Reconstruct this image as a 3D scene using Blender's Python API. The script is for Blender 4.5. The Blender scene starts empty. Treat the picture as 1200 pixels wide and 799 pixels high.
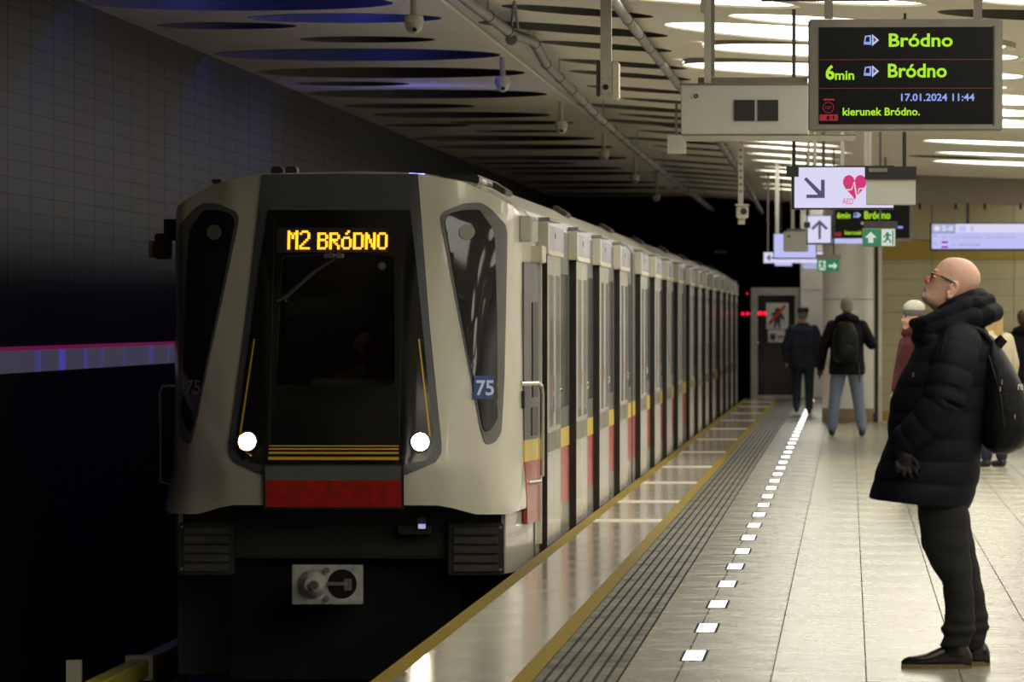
import bpy, bmesh, math, random
from mathutils import Vector, Matrix, geometry
C = bpy.context.scene.collection
random.seed(7)
PI = math.pi

# ------------------------------------------------------------------ camera, world, exposure
F, CX, CY = 7350.0, 600.0, 399.5
EYE = Vector((0, 0, 1.6))
yaw = math.atan(395.0 / F); pit = -math.atan(25.5 / F)
fwd = Vector((-math.sin(yaw) * math.cos(pit), math.cos(yaw) * math.cos(pit), math.sin(pit)))
rgt = Vector((math.cos(yaw), math.sin(yaw), 0)); upv = rgt.cross(fwd)
cd = bpy.data.cameras.new('camera'); cam = bpy.data.objects.new('camera', cd); C.objects.link(cam)
cam.matrix_world = Matrix.Translation(EYE) @ Matrix((rgt, upv, -fwd)).transposed().to_4x4()
cd.sensor_width = 36; cd.lens = 36 * F / 1200; cd.clip_end = 500; cd.clip_start = .1
cd.dof.use_dof = True; cd.dof.focus_distance = 37; cd.dof.aperture_fstop = 9
S = bpy.context.scene; S.camera = cam
w = bpy.data.worlds.new('world'); S.world = w; w.use_nodes = True
w.node_tree.nodes['Background'].inputs[0].default_value = (.6, .6, .7, 1)
w.node_tree.nodes['Background'].inputs[1].default_value = .004
S.view_settings.view_transform = 'Standard'; S.view_settings.look = 'None'
S.view_settings.exposure = 0.0; S.view_settings.gamma = 1
LAMP = 3.8          # radiance of the round ceiling lamps

def P(px, py, Y):                      # the world point seen at a pixel, Y metres down the platform
    d = fwd * F + rgt * (px - CX) - upv * (py - CY)
    return EYE + d * (Y / d.y)
def PX(px, Y): return P(px, CY, Y).x
def PZ(py, Y, px=700): return P(px, py, Y).z

# ------------------------------------------------------------------ materials
M = {}
def mat(n, col, rough=.5, metal=0, emit=None, es=0, noise=None, bump=None, spec=.5, trans=0, alpha=1, ior=1.5, coat=0, rvar=None):
    m = bpy.data.materials.new(n); m.use_nodes = True; M[n] = m
    nt = m.node_tree; b = nt.nodes['Principled BSDF']
    b.inputs['Base Color'].default_value = (*col, 1); b.inputs['Roughness'].default_value = rough
    b.inputs['Metallic'].default_value = metal; b.inputs['Specular IOR Level'].default_value = spec
    b.inputs['IOR'].default_value = ior; b.inputs['Transmission Weight'].default_value = trans
    b.inputs['Alpha'].default_value = alpha; b.inputs['Coat Weight'].default_value = coat
    if emit:
        b.inputs['Emission Color'].default_value = (*emit, 1); b.inputs['Emission Strength'].default_value = es
    tc = None
    def noisenode(scale, stretch=(1, 1, 1)):
        nonlocal tc
        if tc is None: tc = nt.nodes.new('ShaderNodeTexCoord')
        mp = nt.nodes.new('ShaderNodeMapping'); mp.inputs['Scale'].default_value = stretch
        nz = nt.nodes.new('ShaderNodeTexNoise'); nz.inputs['Scale'].default_value = scale; nz.inputs['Detail'].default_value = 4
        nt.links.new(tc.outputs['Object'], mp.inputs[0]); nt.links.new(mp.outputs[0], nz.inputs['Vector'])
        return nz
    if noise:                          # (scale, second colour, stretch)
        nz = noisenode(noise[0], noise[2] if len(noise) > 2 else (1, 1, 1))
        cr = nt.nodes.new('ShaderNodeValToRGB'); cr.color_ramp.elements[0].position = .35; cr.color_ramp.elements[1].position = .68
        cr.color_ramp.elements[0].color = (*col, 1); cr.color_ramp.elements[1].color = (*noise[1], 1)
        nt.links.new(nz.outputs['Fac'], cr.inputs[0]); nt.links.new(cr.outputs[0], b.inputs['Base Color'])
    if rvar:                           # (scale, low, high)
        nz = noisenode(rvar[0]); mr = nt.nodes.new('ShaderNodeMapRange')
        mr.inputs[1].default_value = .3; mr.inputs[2].default_value = .7; mr.inputs[3].default_value = rvar[1]; mr.inputs[4].default_value = rvar[2]
        nt.links.new(nz.outputs['Fac'], mr.inputs[0]); nt.links.new(mr.outputs[0], b.inputs['Roughness'])
    if bump:                           # (scale, strength, distance)
        nz = noisenode(bump[0]); bp = nt.nodes.new('ShaderNodeBump'); bp.inputs['Strength'].default_value = bump[1]; bp.inputs['Distance'].default_value = bump[2]
        nt.links.new(nz.outputs['Fac'], bp.inputs['Height']); nt.links.new(bp.outputs[0], b.inputs['Normal'])
    return m
mat('ceiling', (.86, .80, .68), .7, noise=(.6, (.82, .76, .64)))
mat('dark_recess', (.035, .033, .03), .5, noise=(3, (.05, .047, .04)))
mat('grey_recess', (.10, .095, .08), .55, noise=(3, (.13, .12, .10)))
mat('lamp', (.9, .9, .9), .4, emit=(1, .955, .81), es=LAMP)
mat('lamp_rim', (.30, .27, .2), .5, noise=(5, (.34, .31, .24)))
mat('plank', (.0135, .0122, .0138), .6, spec=.25, noise=(2.5, (.018, .0165, .0185), (1, .6, 3)))
mat('wall_back', (.010, .009, .011), .8); mat('board_back', (.25, .22, .14), .8)
m_ = mat('strip_glow', (.3, .28, .35), .3, .4)  # metal strip with a glow; blue blotches painted in for lamp reflections
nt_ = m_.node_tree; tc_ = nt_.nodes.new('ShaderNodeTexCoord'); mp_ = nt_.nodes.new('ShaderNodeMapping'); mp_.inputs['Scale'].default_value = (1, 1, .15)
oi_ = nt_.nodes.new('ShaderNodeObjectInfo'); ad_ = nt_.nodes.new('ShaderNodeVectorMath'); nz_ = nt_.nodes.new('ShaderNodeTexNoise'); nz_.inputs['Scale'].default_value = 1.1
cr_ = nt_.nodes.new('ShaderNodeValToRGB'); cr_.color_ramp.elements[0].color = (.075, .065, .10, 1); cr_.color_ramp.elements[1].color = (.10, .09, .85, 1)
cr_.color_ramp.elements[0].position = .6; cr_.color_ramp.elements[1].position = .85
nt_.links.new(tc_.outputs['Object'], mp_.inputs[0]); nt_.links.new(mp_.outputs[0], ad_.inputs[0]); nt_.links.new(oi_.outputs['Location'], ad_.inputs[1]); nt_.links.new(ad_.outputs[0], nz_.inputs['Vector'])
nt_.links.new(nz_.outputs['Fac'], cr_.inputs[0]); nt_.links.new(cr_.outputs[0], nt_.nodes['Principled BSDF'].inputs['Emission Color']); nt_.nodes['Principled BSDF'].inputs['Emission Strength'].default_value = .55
mat('strip_pink', (.35, .03, .10), .4, emit=(.10, .006, .04), es=1)
mat('glossy_tile', (.42, .39, .32), .12, noise=(1.5, (.35, .33, .27)), rvar=(2, .10, .2))
mat('matte_tile', (.62, .58, .48), .5, noise=(3, (.55, .51, .43)))
mat('floor_tile', (.32, .31, .235), .24, noise=(1.3, (.25, .24, .185), (1, .35, 1)), rvar=(1.5, .18, .30), spec=.38)
mat('dirty_tile', (.36, .345, .29), .22, noise=(1.1, (.13, .128, .11), (1, .35, 1)), spec=.35, rvar=(3, .15, .36))
mat('grout', (.13, .12, .10), .8)
mat('yellow_paint', (.25, .175, .012), .6, noise=(9, (.19, .135, .01)), spec=.12)
mat('tactile', (.13, .125, .105), .45, noise=(2.2, (.05, .048, .042), (1, .4, 1)), rvar=(4, .3, .55), spec=.3)
mat('groove', (.02, .019, .016), .8, spec=.1)
mat('led_floor', (.9, .9, .85), .3, emit=(1, .97, .88), es=4)
mat('steel', (.45, .43, .40), .35, .8, noise=(12, (.38, .36, .33)))
mat('black', (.012, .012, .013), .45, noise=(6, (.017, .017, .018)))
mat('void', (.004, .004, .005), .9)
mat('white_box', (.62, .62, .56), .45, noise=(2, (.58, .58, .53)))
mat('cream_paint', (.66, .62, .50), .4, noise=(3, (.6, .57, .46)))
mat('pipe', (.20, .19, .18), .45, .2, noise=(8, (.14, .135, .125)))
mat('pole_white', (.58, .56, .50), .4, noise=(6, (.5, .48, .43)))
mat('end_wall', (.50, .45, .28), .4, noise=(1.1, (.43, .39, .25)))
mat('ochre', (.42, .29, .04), .45, noise=(1, (.36, .25, .04)))
mat('column', (.82, .80, .76), .35, noise=(1.5, (.66, .64, .6)))
mat('wood', (.28, .2, .12), .5, noise=(8, (.2, .14, .08), (.2, 1, 1)))
mat('bulkhead', (.30, .26, .22), .5, noise=(1, (.26, .23, .19)))
# train
mat('train_white', (.66, .64, .54), .25, noise=(1.2, (.6, .58, .49)), coat=.5)
mat('train_grey', (.14, .14, .135), .35, noise=(3, (.12, .12, .118)))
mat('slate', (.075, .08, .09), .35, noise=(3, (.075, .08, .095)))
mat('train_black', (.008, .008, .008), .12, noise=(2, (.011, .01, .009)))
mat('train_red', (.55, .010, .006), .5, noise=(14, (.3, .012, .008)))
mat('train_yellow', (.75, .45, .03), .4, noise=(4, (.68, .4, .03)))
mat('stripe_yellow', (.75, .45, .03), .4, emit=(.9, .5, .03), es=.0)
mat('side_red', (.5, .07, .06), .25, noise=(3, (.42, .06, .05)))
mat('side_yellow', (.75, .55, .06), .3, noise=(3, (.65, .48, .05)))
mat('side_glass', (.012, .013, .016), .05, noise=(1, (.016, .017, .02)))
mat('window_grey', (.13, .13, .14), .12, noise=(1, (.10, .10, .11)))
mat('door_white', (.74, .72, .67), .16, noise=(1.5, (.66, .64, .6), (1, 1, .3)))
mat('door_glass', (.48, .48, .5), .08, noise=(1, (.4, .4, .43)))
mat('header_metal', (.62, .62, .72), .25, .3, noise=(2, (.5, .5, .62)))
mat('rubber', (.014, .011, .008), .7)
mat('roof', (.40, .385, .33), .35, noise=(1.5, (.34, .325, .28)))
mat('under', (.035, .031, .026), .6, noise=(4, (.03, .026, .022)))
mat('grille', (.075, .068, .055), .5, noise=(6, (.05, .046, .04)))
mat('coupler', (.62, .62, .60), .5, .2, noise=(12, (.42, .41, .4)))
mat('windscreen', (.30, .30, .30), .02, trans=1, ior=1.1)
mat('headlamp', (1, 1, 1), .3, emit=(1, .86, .62), es=60)
mat('amber', (1, .6, .1), .5, emit=(1, .46, .02), es=1.6)
mat('sticker_red', (.5, .03, .03), .4); mat('sticker_blue', (.03, .06, .3), .4)
mat('plate_blue', (.01, .01, .01), .6, emit=(.02, .07, .25), es=.3)
mat('plate_white', (.01, .01, .01), .6, emit=(.8, .85, 1), es=.35)
mat('plate_dim', (.22, .22, .22), .4)
mat('chrome', (.6, .58, .52), .2, .9)
mat('rail_yellow', (.62, .56, .08), .5, noise=(6, (.5, .45, .07)))
mat('concrete', (.05, .047, .045), .85, noise=(3, (.035, .033, .03)))
mat('rail_steel', (.2, .19, .2), .3, .9)
# signs
mat('screen', (.004, .004, .004), .2, spec=.15)
mat('green_led', (.01, .01, .01), .6, emit=(.40, .78, .01), es=1.0)
mat('blue_led', (.01, .01, .01), .6, emit=(.28, .38, .95), es=.9)
mat('red_led', (.01, .01, .01), .6, emit=(.30, .005, .02), es=.8)
mat('white_led', (.01, .01, .01), .6, emit=(.55, .65, .9), es=.9)
mat('frame_grey', (.23, .21, .18), .4, .2, noise=(5, (.2, .185, .16)))
mat('lit_panel', (.01, .01, .01), .6, emit=(.76, .73, .98), es=.9)
mat('lit_panel_blue', (.01, .01, .01), .6, emit=(.55, .56, .98), es=.9)
mat('sign_violet', (.01, .01, .01), .6, emit=(.1, .1, .25), es=.6)
mat('sign_pale', (.01, .01, .01), .6, emit=(.42, .42, .75), es=.9)
mat('magenta', (.01, .01, .01), .6, emit=(.7, .02, .18), es=.9)
mat('purple', (.01, .01, .01), .6, emit=(.35, .02, .62), es=.9)
mat('white_graphic', (.01, .01, .01), .6, emit=(.9, .9, .9), es=.8)
mat('exit_green', (.01, .01, .01), .6, emit=(.0, .16, .07), es=1.0)
mat('exit_pale', (.01, .01, .01), .6, emit=(.6, .72, .6), es=.9)
mat('red_glow', (.8, .02, .05), .5, emit=(1, .01, .04), es=1.3)
mat('blue_lamp', (.3, .3, 1), .5, emit=(.15, .2, 1), es=4)
mat('blue_dim', (.05, .05, .2), .5, emit=(.03, .03, .3), es=.5)
# people
mat('skin', (.60, .33, .24), .5, noise=(14, (.54, .26, .19)))
mat('skin_dark', (.45, .26, .2), .55)
m_ = mat('skin_bald', (.64, .41, .30), .38, noise=(9, (.64, .34, .26)), bump=(60, .12, .003))

def spot(m, p, r0, r1, col):           # a patch of skin that has a colour of its own (reddened nose, pale stubble)
    nt = m.node_tree; b = nt.nodes['Principled BSDF']; src = b.inputs['Base Color'].links[0].from_socket
    tc = nt.nodes.new('ShaderNodeTexCoord'); d = nt.nodes.new('ShaderNodeVectorMath'); d.operation = 'DISTANCE'; d.inputs[1].default_value = p
    mr = nt.nodes.new('ShaderNodeMapRange'); mr.inputs[1].default_value = r0; mr.inputs[2].default_value = r1; mr.inputs[3].default_value = 1; mr.inputs[4].default_value = 0
    mx = nt.nodes.new('ShaderNodeMix'); mx.data_type = 'RGBA'; mx.inputs[7].default_value = (*col, 1)
    nt.links.new(tc.outputs['Object'], d.inputs[0]); nt.links.new(d.outputs['Value'], mr.inputs[0]); nt.links.new(mr.outputs[0], mx.inputs[0]); nt.links.new(src, mx.inputs[6]); nt.links.new(mx.outputs[2], b.inputs['Base Color'])
def Wm(px, py): p = P(px, py, 28.9); return (p.x, 28.9, p.z)
spot(m_, Wm(1083, 349), .035, .06, (.50, .40, .33)); spot(m_, Wm(1084.5, 328.5), .014, .034, (.60, .14, .13))
mat('nose_red', (.55, .14, .14), .45)
mat('stubble', (.46, .36, .29), .8, noise=(60, (.58, .44, .35)))
mat('puffer', (.004, .004, .0085), .6, bump=(30, .3, .01), noise=(5, (.0065, .006, .0115)), spec=.14)
mat('puffer_black', (.003, .003, .005), .65, spec=.14, bump=(40, .4, .01))
mat('trousers', (.014, .0135, .013), .85, bump=(12, .5, .03), noise=(6, (.02, .019, .018)), spec=.2)
mat('boot', (.009, .008, .007), .22, bump=(30, .15, .004))
mat('sole', (.16, .10, .05), .6)
mat('glove', (.014, .0115, .011), .6, spec=.25)
mat('pack', (.0035, .0035, .0035), .45, spec=.2, bump=(12, .5, .02))
mat('glasses', (.012, .009, .008), .2); mat('amber_frame', (.5, .12, .015), .3)
mat('jeans', (.12, .16, .24), .8, bump=(20, .4, .01), noise=(6, (.17, .21, .29)))
mat('dark_jeans', (.016, .02, .034), .8, spec=.2, noise=(6, (.03, .035, .055)))
mat('maroon', (.075, .009, .012), .85, bump=(40, .4, .01))
mat('knit_grey', (.10, .10, .095), .9); mat('knit_white', (.55, .53, .47), .9)
mat('cream_coat', (.55, .48, .34), .85, bump=(20, .3, .01))
mat('blond', (.48, .32, .12), .55, bump=(50, .5, .01)); mat('brown_hair', (.05, .025, .015), .5, bump=(50, .5, .01))
mat('grey_hair', (.22, .19, .16), .7, bump=(60, .4, .01)); mat('brown_shoe', (.09, .05, .02), .6)
mat('eye_white', (.7, .65, .6), .2)
mat('paper', (.7, .68, .62), .5); mat('print_dark', (.03, .03, .03), .5); mat('print_red', (.6, .05, .03), .5)
mat('glass_dark', (.015, .016, .016), .05)

# ------------------------------------------------------------------ helpers
WP = {}
def me_from(bm, name, mats, smooth=False, ang=None):
    me = bpy.data.meshes.new(name)
    bmesh.ops.recalc_face_normals(bm, faces=bm.faces)
    bm.to_mesh(me); bm.free()
    for m in (mats if isinstance(mats, (list, tuple)) else [mats]): me.materials.append(M[m])
    if smooth:
        me.shade_smooth()
        if ang: me.set_sharp_from_angle(angle=math.radians(ang))
    return me
def link(name, me, parent=None, loc=(0, 0, 0), rot=None, scale=None):
    o = bpy.data.objects.new(name, me); C.objects.link(o)
    loc = Vector(loc); o.location = loc
    if parent is not None:
        o.parent = parent
        o.matrix_parent_inverse = Matrix.Translation(-WP[parent])
    WP[o] = loc
    if rot: o.rotation_euler = rot
    if scale: o.scale = scale
    return o
def tag(o, label, cat, group=None):
    o['label'] = label; o['category'] = cat
    if group: o['group'] = group
    return o
def thing(name, label, cat, loc, group=None):
    o = bpy.data.objects.new(name, None); C.objects.link(o); o.location = loc; o.empty_display_size = .1
    WP[o] = Vector(loc); return tag(o, label, cat, group)
def box(bm, x0, x1, y0, y1, z0, z1, mi=0):
    v = [bm.verts.new(p) for p in ((x0, y0, z0), (x1, y0, z0), (x1, y1, z0), (x0, y1, z0), (x0, y0, z1), (x1, y0, z1), (x1, y1, z1), (x0, y1, z1))]
    for f in ((0, 1, 5, 4), (1, 2, 6, 5), (2, 3, 7, 6), (3, 0, 4, 7), (4, 5, 6, 7), (0, 3, 2, 1)):
        bm.faces.new([v[i] for i in f]).material_index = mi
def boxme(name, dims, m, bev=0):
    bm = bmesh.new(); box(bm, *dims)
    if bev: bmesh.ops.bevel(bm, geom=list(bm.edges), offset=bev, segments=2, affect='EDGES')
    return me_from(bm, name, m, bev > 0, 40)
def bx(name, dims, m, parent=None, bev=0): return link(name, boxme(name, dims, m, bev), parent)
def pbox(name, px0, px1, py0, py1, Y, dep, m, parent=None, bev=0):   # box facing the platform, measured at its face
    a = P(px0, py1, Y); b = P(px1, py0, Y)
    return bx(name, (a.x, b.x, Y, Y + dep, a.z, b.z), m, parent, bev)
def tube_into(bm, pts, rad, n=8, mi=0, cap=True):
    pts = [Vector(p) for p in pts]; rings = []
    up = Vector((0, 0, 1))
    for i, p in enumerate(pts):
        t = (pts[min(i + 1, len(pts) - 1)] - pts[max(i - 1, 0)]).normalized()
        a = t.cross(up if abs(t.z) < .95 else Vector((0, 1, 0))).normalized(); b = t.cross(a)
        r = rad[i] if isinstance(rad, (list, tuple)) else rad
        rings.append([bm.verts.new(p + (a * math.cos(2 * PI * k / n) + b * math.sin(2 * PI * k / n)) * r) for k in range(n)])
    for r0, r1 in zip(rings, rings[1:]):
        for k in range(n): bm.faces.new((r0[k], r0[(k + 1) % n], r1[(k + 1) % n], r1[k])).material_index = mi
    if cap:
        bm.faces.new(rings[0]).material_index = mi; bm.faces.new(rings[-1][::-1]).material_index = mi
def tube(name, pts, rad, m, parent=None, n=8):
    bm = bmesh.new(); tube_into(bm, pts, rad, n); return link(name, me_from(bm, name, m, True, 50), parent)
def cyl_into(bm, c, r, h, n=24, axis='Z', mi=0):
    c = Vector(c); d = {'X': Vector((1, 0, 0)), 'Y': Vector((0, 1, 0)), 'Z': Vector((0, 0, 1))}[axis]
    tube_into(bm, [c, c + d * h], r, n, mi)
def cyl(name, c, r, h, m, parent=None, n=24, axis='Z'):
    bm = bmesh.new(); cyl_into(bm, c, r, h, n, axis); return link(name, me_from(bm, name, m, True, 40), parent)
def poly_prism(name, pts, Y, dep, m, parent=None):       # outline in (x, z) with thickness along Y
    bm = bmesh.new(); f = bm.faces.new([bm.verts.new((x, Y, z)) for x, z in pts])
    r = bmesh.ops.extrude_face_region(bm, geom=[f]); bmesh.ops.translate(bm, vec=(0, dep, 0), verts=[g for g in r['geom'] if isinstance(g, bmesh.types.BMVert)])
    return link(name, me_from(bm, name, m), parent)
def pprism(name, pp, Y, dep, m, parent=None): return poly_prism(name, [(P(a, b, Y).x, P(a, b, Y).z) for a, b in pp], Y, dep, m, parent)
def text(name, s, px0, px1, py0, py1, Y, m, parent=None, bold=.0, dep=.002, spacing=1.0):   # text filling a pixel box at depth Y
    cu = bpy.data.curves.new(name, 'FONT'); cu.body = s; cu.size = 1; cu.offset = bold; cu.resolution_u = 3; cu.extrude = .01; cu.space_character = spacing
    t = bpy.data.objects.new('tmp', cu); C.objects.link(t)
    bpy.context.view_layer.update(); dg = bpy.context.evaluated_depsgraph_get()
    me = bpy.data.meshes.new_from_object(t.evaluated_get(dg)); bpy.data.objects.remove(t); bpy.data.curves.remove(cu)
    xs = [v.co.x for v in me.vertices]; ys = [v.co.y for v in me.vertices]
    a = P(px0, py1, Y); b = P(px1, py0, Y)
    sx = (b.x - a.x) / (max(xs) - min(xs)); sz = (b.z - a.z) / (max(ys) - min(ys)); x_, y_ = min(xs), min(ys)
    for v in me.vertices:
        c = v.co.copy(); v.co = Vector((a.x + (c.x - x_) * sx, Y - (c.z + .01) * dep * 50, a.z + (c.y - y_) * sz))
    me.name = name; me.materials.clear(); me.materials.append(M[m]); return link(name, me, parent)
def pip(x, y, poly):
    c = False; n = len(poly)
    for i in range(n):
        (x0, y0), (x1, y1) = poly[i], poly[i - 1]
        if (y0 > y) != (y1 > y) and x < (x1 - x0) * (y - y0) / (y1 - y0) + x0: c = not c
    return c
def structure(o): o['kind'] = 'structure'; return o

# ------------------------------------------------------------------ platform, track bed, walls
YN, YF = 8.0, 127.6                    # platform runs from beside the camera to the tunnel mouth
fl = structure(bx('floor', (-2.10, 7, YN - 8, YF, -1.2, -.012), 'grout'))
def slab(name, x0, x1, y0, y1, m, z=0.0, parent=fl): return bx(name, (x0, x1, y0, y1, -.05, z), m, parent)
bm = bmesh.new(); box(bm, -2.11, -2.10, YN - 8, YF, -1.2, 0)
e = link('platform_face', me_from(bm, 'platform_face', 'concrete'), fl)
def shared_tiles(name, x0, x1, ys, m, bev=.004, gap=.006, parent=fl):
    bm = bmesh.new(); L = ys[1] - ys[0]
    box(bm, x0 + gap / 2, x1 - gap / 2, 0, L - gap, -.05, 0)
    me = me_from(bm, name, m)
    return [link(name, me, parent, (0, y, 0)) for y in ys[:-1]]
rng = lambda a, b, s: [a + i * s for i in range(int((b - a) / s) + 1)]
slab('yellow_edge', -2.11, -2.02, YN, YF, 'yellow_paint', .001)
slab('yellow_line', -1.487, -1.40, YN, YF, 'yellow_paint', .001)
# glossy strip beside the track: polished plates with a matt cross band every few metres
bandsY = [49.4, 54.6, 61.0, 67.6, 75.2, 83.2, 91.2, 98.8, 106.4, 114.5, 121]
ys = rng(20.0, 126.5, 1.5)
shared_tiles('polished_plate', -2.02, -1.487, ys, 'glossy_tile')
for y in bandsY: bx('matt_band', (-2.02, -1.487, y, y + .8, -.01, .0015), 'matte_tile', fl)
# tactile strip: raised ribs along the platform
bm = bmesh.new(); n = 7; x0, x1 = -1.40, -1.02
box(bm, x0, x1, 0, 2.39, -.05, -.001, 1)
wd = (x1 - x0) / n
for i in range(n): box(bm, x0 + i * wd + .008, x0 + (i + 1) * wd - .008, 0, 2.39, -.04, .004)
tme = me_from(bm, 'tactile_plate', ['tactile', 'groove'])
for y in rng(20, 124.5, 2.4): link('tactile_plate', tme, fl, (0, y, 0))
# floor tiles: the nearest 300 singly, the rest joined
cols = [(-1.02, -.77, 'dirty_tile')] + [(-.77 + .4235 * i, -.77 + .4235 * (i + 1), 'dirty_tile' if i == 0 else 'floor_tile') for i in range(15)]
tl = []; TL = 1.72
for j in range(int((YF - 20) / TL)):
    for ci, (a, b, m_) in enumerate(cols):
        y = 20 + j * TL
        c0 = a - .004 if ci else a
        inview = P(1215, 400, y + TL).x > a
        tl.append((0 if inview else 1, y, a, b, m_, ci))
tl.sort(key=lambda t: (t[0], t[1] if t[1] > 26 else t[1] + 500))
cache = {}
for k, (v, y, a, b, m_, ci) in enumerate(tl[:300]):
    if ci not in cache:
        bm = bmesh.new(); box(bm, a + .003, b - .003, 0, TL - .0015, -.05, 0); cache[ci] = me_from(bm, 'floor_tile', m_)
    link('floor_tile', cache[ci], fl, (0, y, 0))
bm = bmesh.new()
for v, y, a, b, m_, ci in tl[300:]: box(bm, a + .003, b - .003, y, y + TL - .0015, -.05, 0, 0 if m_ == 'floor_tile' else 1)
o = link('floor_tile', me_from(bm, 'floor_tiles_far', ['floor_tile', 'dirty_tile']), fl); o['kind'] = 'stuff'
ORD = 'first second third fourth fifth sixth seventh eighth ninth tenth eleventh twelfth thirteenth fourteenth fifteenth sixteenth seventeenth eighteenth nineteenth twentieth'.split()
def ordW(n): return ORD[n - 1] if n <= 20 else ('thirtieth' if n == 30 else {2: 'twenty', 3: 'thirty'}[n // 10] + '-' + ORD[n % 10 - 1])
# the row of lights let into the floor
lm = boxme('marker_light', (-.045, .045, -.42, .42, -.02, .003), 'led_floor')
rm = boxme('marker_frame', (-.06, .06, -.47, .47, -.02, .0018), 'groove')
for i in range(37):
    y = 29.82 + 2.69 * i - (2.69 if i == 999 else 0)
    if y > 126: break
    t = thing('floor_light', ordW(i + 1) + ' white strip light in the platform floor, counting from the viewer', 'floor light', (-.735, y, 0), 'floor lights along the platform')
    link('light_glass', lm, t, (-.735, y, 0)); link('light_frame', rm, t, (-.735, y, 0))

structure(bx('floor_track_bed', (-6.6, -2.11, YN - 8, 150, -1.5, -1.28), 'concrete'))
for x in (-4.21, -2.77):
    bx('rail', (x - .035, x + .035, 10, 150, -1.28, -1.1), 'rail_steel', bpy.data.objects['floor_track_bed'])
# left wall of dark planks with the metal strip, its glow painted in
WX = -6.05
wl = structure(bx('wall_left', (WX - .3, WX - .03, YN - 8, 128, -1.5, 4.2), 'wall_back'))
PH, PW = .123, 1.3
rows = []
z = 1.40
while z < 4.0: rows.append(z); z += PH
z = 1.20 - PH
while z > -1.3: rows.append(z); z -= PH
pm = boxme('plank', (WX - .03, WX, .006, PW - .006, .0015, PH - .001), 'plank')
far = bmesh.new(); cnt = 0
for j in range(-18, 64):
    y = 43.6 + j * PW
    for z in rows:
        if 0 <= j and cnt < 300 and y > 43: link('plank', pm, wl, (0, y, z)); cnt += 1
        else: box(far, WX - .03, WX, y + .006, y + PW - .006, z + .0015, z + PH - .001)
o = link('plank', me_from(far, 'planks_far', 'plank'), wl); o['kind'] = 'stuff'
sm = boxme('strip_plate', (WX - .03, WX + .02, .004, PW - .004, 1.21, 1.37), 'strip_glow')
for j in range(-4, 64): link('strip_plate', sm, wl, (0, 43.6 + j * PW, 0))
bx('strip_edge', (WX - .03, WX + .025, 38, 127, 1.372, 1.40), 'strip_pink', wl)
structure(bx('wall_right', (7, 7.3, 0, 128, -1.2, 4.2), 'column'))
structure(bx('wall_back', (-6.3, 7.3, -.6, -.3, -1.5, 4.3), 'bulkhead'))
# tunnel beyond the platform
tn = structure(bx('wall_tunnel', (-6.6, -2.2, 149, 149.3, -1.5, 4.3), 'void'))
structure(bx('wall_tunnel_left', (-6.6, -6.35, 128, 149, -1.5, 4.3), 'void'))
structure(bx('ceiling_tunnel', (-6.6, 7, 128, 149.3, 4.08, 4.4), 'void'))
structure(bx('wall_tunnel_right', (-.42, -.3, 128, 149, -1.5, 4.08), 'void'))
structure(bx('wall_tunnel_end', (-2.2, 7, 149, 149.3, -1.5, 4.3), 'void'))

# ------------------------------------------------------------------ ceiling with its round openings
def zc(x):
    if x < -3.2: return 4.10
    if x < 0: return 4.12 - .072 * (x + 3.2)
    return 3.89 - .04 * x
def ceil_pt(px, py):
    Y = 60.0
    for _ in range(60):
        p = P(px, py, Y); t = zc(p.x)
        Y += (t - p.z) * Y / max(.2, (p.z - 1.6)) * .8
    return P(px, py, Y)
D_L = [(90, 470, 3), (290, 518, 21), (182, 348, 30), (351, 510, 46), (250, 587, 64), (300, 616, 85), (346, 480, 98), (354, 645, 110),
       (400, 557, 124), (435, 645, 134.5), (450, 552, 146.5), (525, 673, 143.5), (553, 660, 153.6), (474, 707, 162), (504, 722, 172), (535, 738, 185),
       (552, 677, 191), (579, 731, 197), (592, 751, 203), (603, 775, 213.5), (623, 782, 219.6), (633, 772, 227)]
D_M = [(587, 766, 13), (560, 783, 34), (631, 788, 54), (656, 805, 75), (667, 810, 88), (687, 815, 105), (728, 830, 118.5), (675, 830, 127),
       (724, 835, 137.5), (695, 840, 144.5), (748, 850, 149.5), (746, 850, 156), (723, 855, 165), (773, 860, 182), (765, 858, 174), (755, 865, 190),
       (770, 862, 197), (760, 870, 203), (780, 868, 209), (790, 875, 215), (785, 880, 221)]
LIT = [(690, 938, -1), (778, 1190, 43), (848, 1120, 27), (786, 1240, 62), (800, 1210, 84), (838, 1270, 99), (870, 1290, 114), (860, 1240, 128), (880, 1300, 142),
       (1081, 1260, 168), (1092, 1280, 192), (1095, 1230, 181),
       (870, 990, 168), (870, 1000, 175), (875, 985, 183), (880, 990, 191), (895, 960, 197), (885, 1000, 203), (890, 985, 210), (893, 960, 217), (895, 980, 223)]
D_R = [(1099, 1330, 18), (1064, 1162, 184)]
holes = []      # x, y, r, kind
def add(lst, kind):
    for a, b, c in lst:
        p = ceil_pt((a + b) / 2, c); r = (b - a) / 2 * p.y / F
        f = 1.0
        for hx, hy, hr, hk in holes:
            d = math.hypot(p.x - hx, p.y - hy)
            if d < r * f + hr + .06: f = max(.3, (d - hr - .06) / r)
        r *= f
        if kind == 'L': r = min(r, p.x + 6.03)
        if r > .25 and p.y + r < 127.7: holes.append((p.x, p.y, r, kind))
add(D_L, 'L'); add(D_M, 'M'); add(LIT, 'W'); add(D_R, 'D')
nlit = {}
for i_, h_ in enumerate(holes):
    if h_[3] == 'W': nlit[i_] = 1
yy_ = 100.0
while yy_ < 127:
    if all(math.hypot(-.5 - a, yy_ - b) > .55 + c for a, b, c, _ in holes): holes.append((-.5, yy_, .5, 'W')); yy_ += 1.15
    else: yy_ += .25
def free(x, y, r): return all(math.hypot(x - hx, y - hy) > r + hr + .12 for hx, hy, hr, _ in holes)
rs = random.Random(3)
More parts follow.
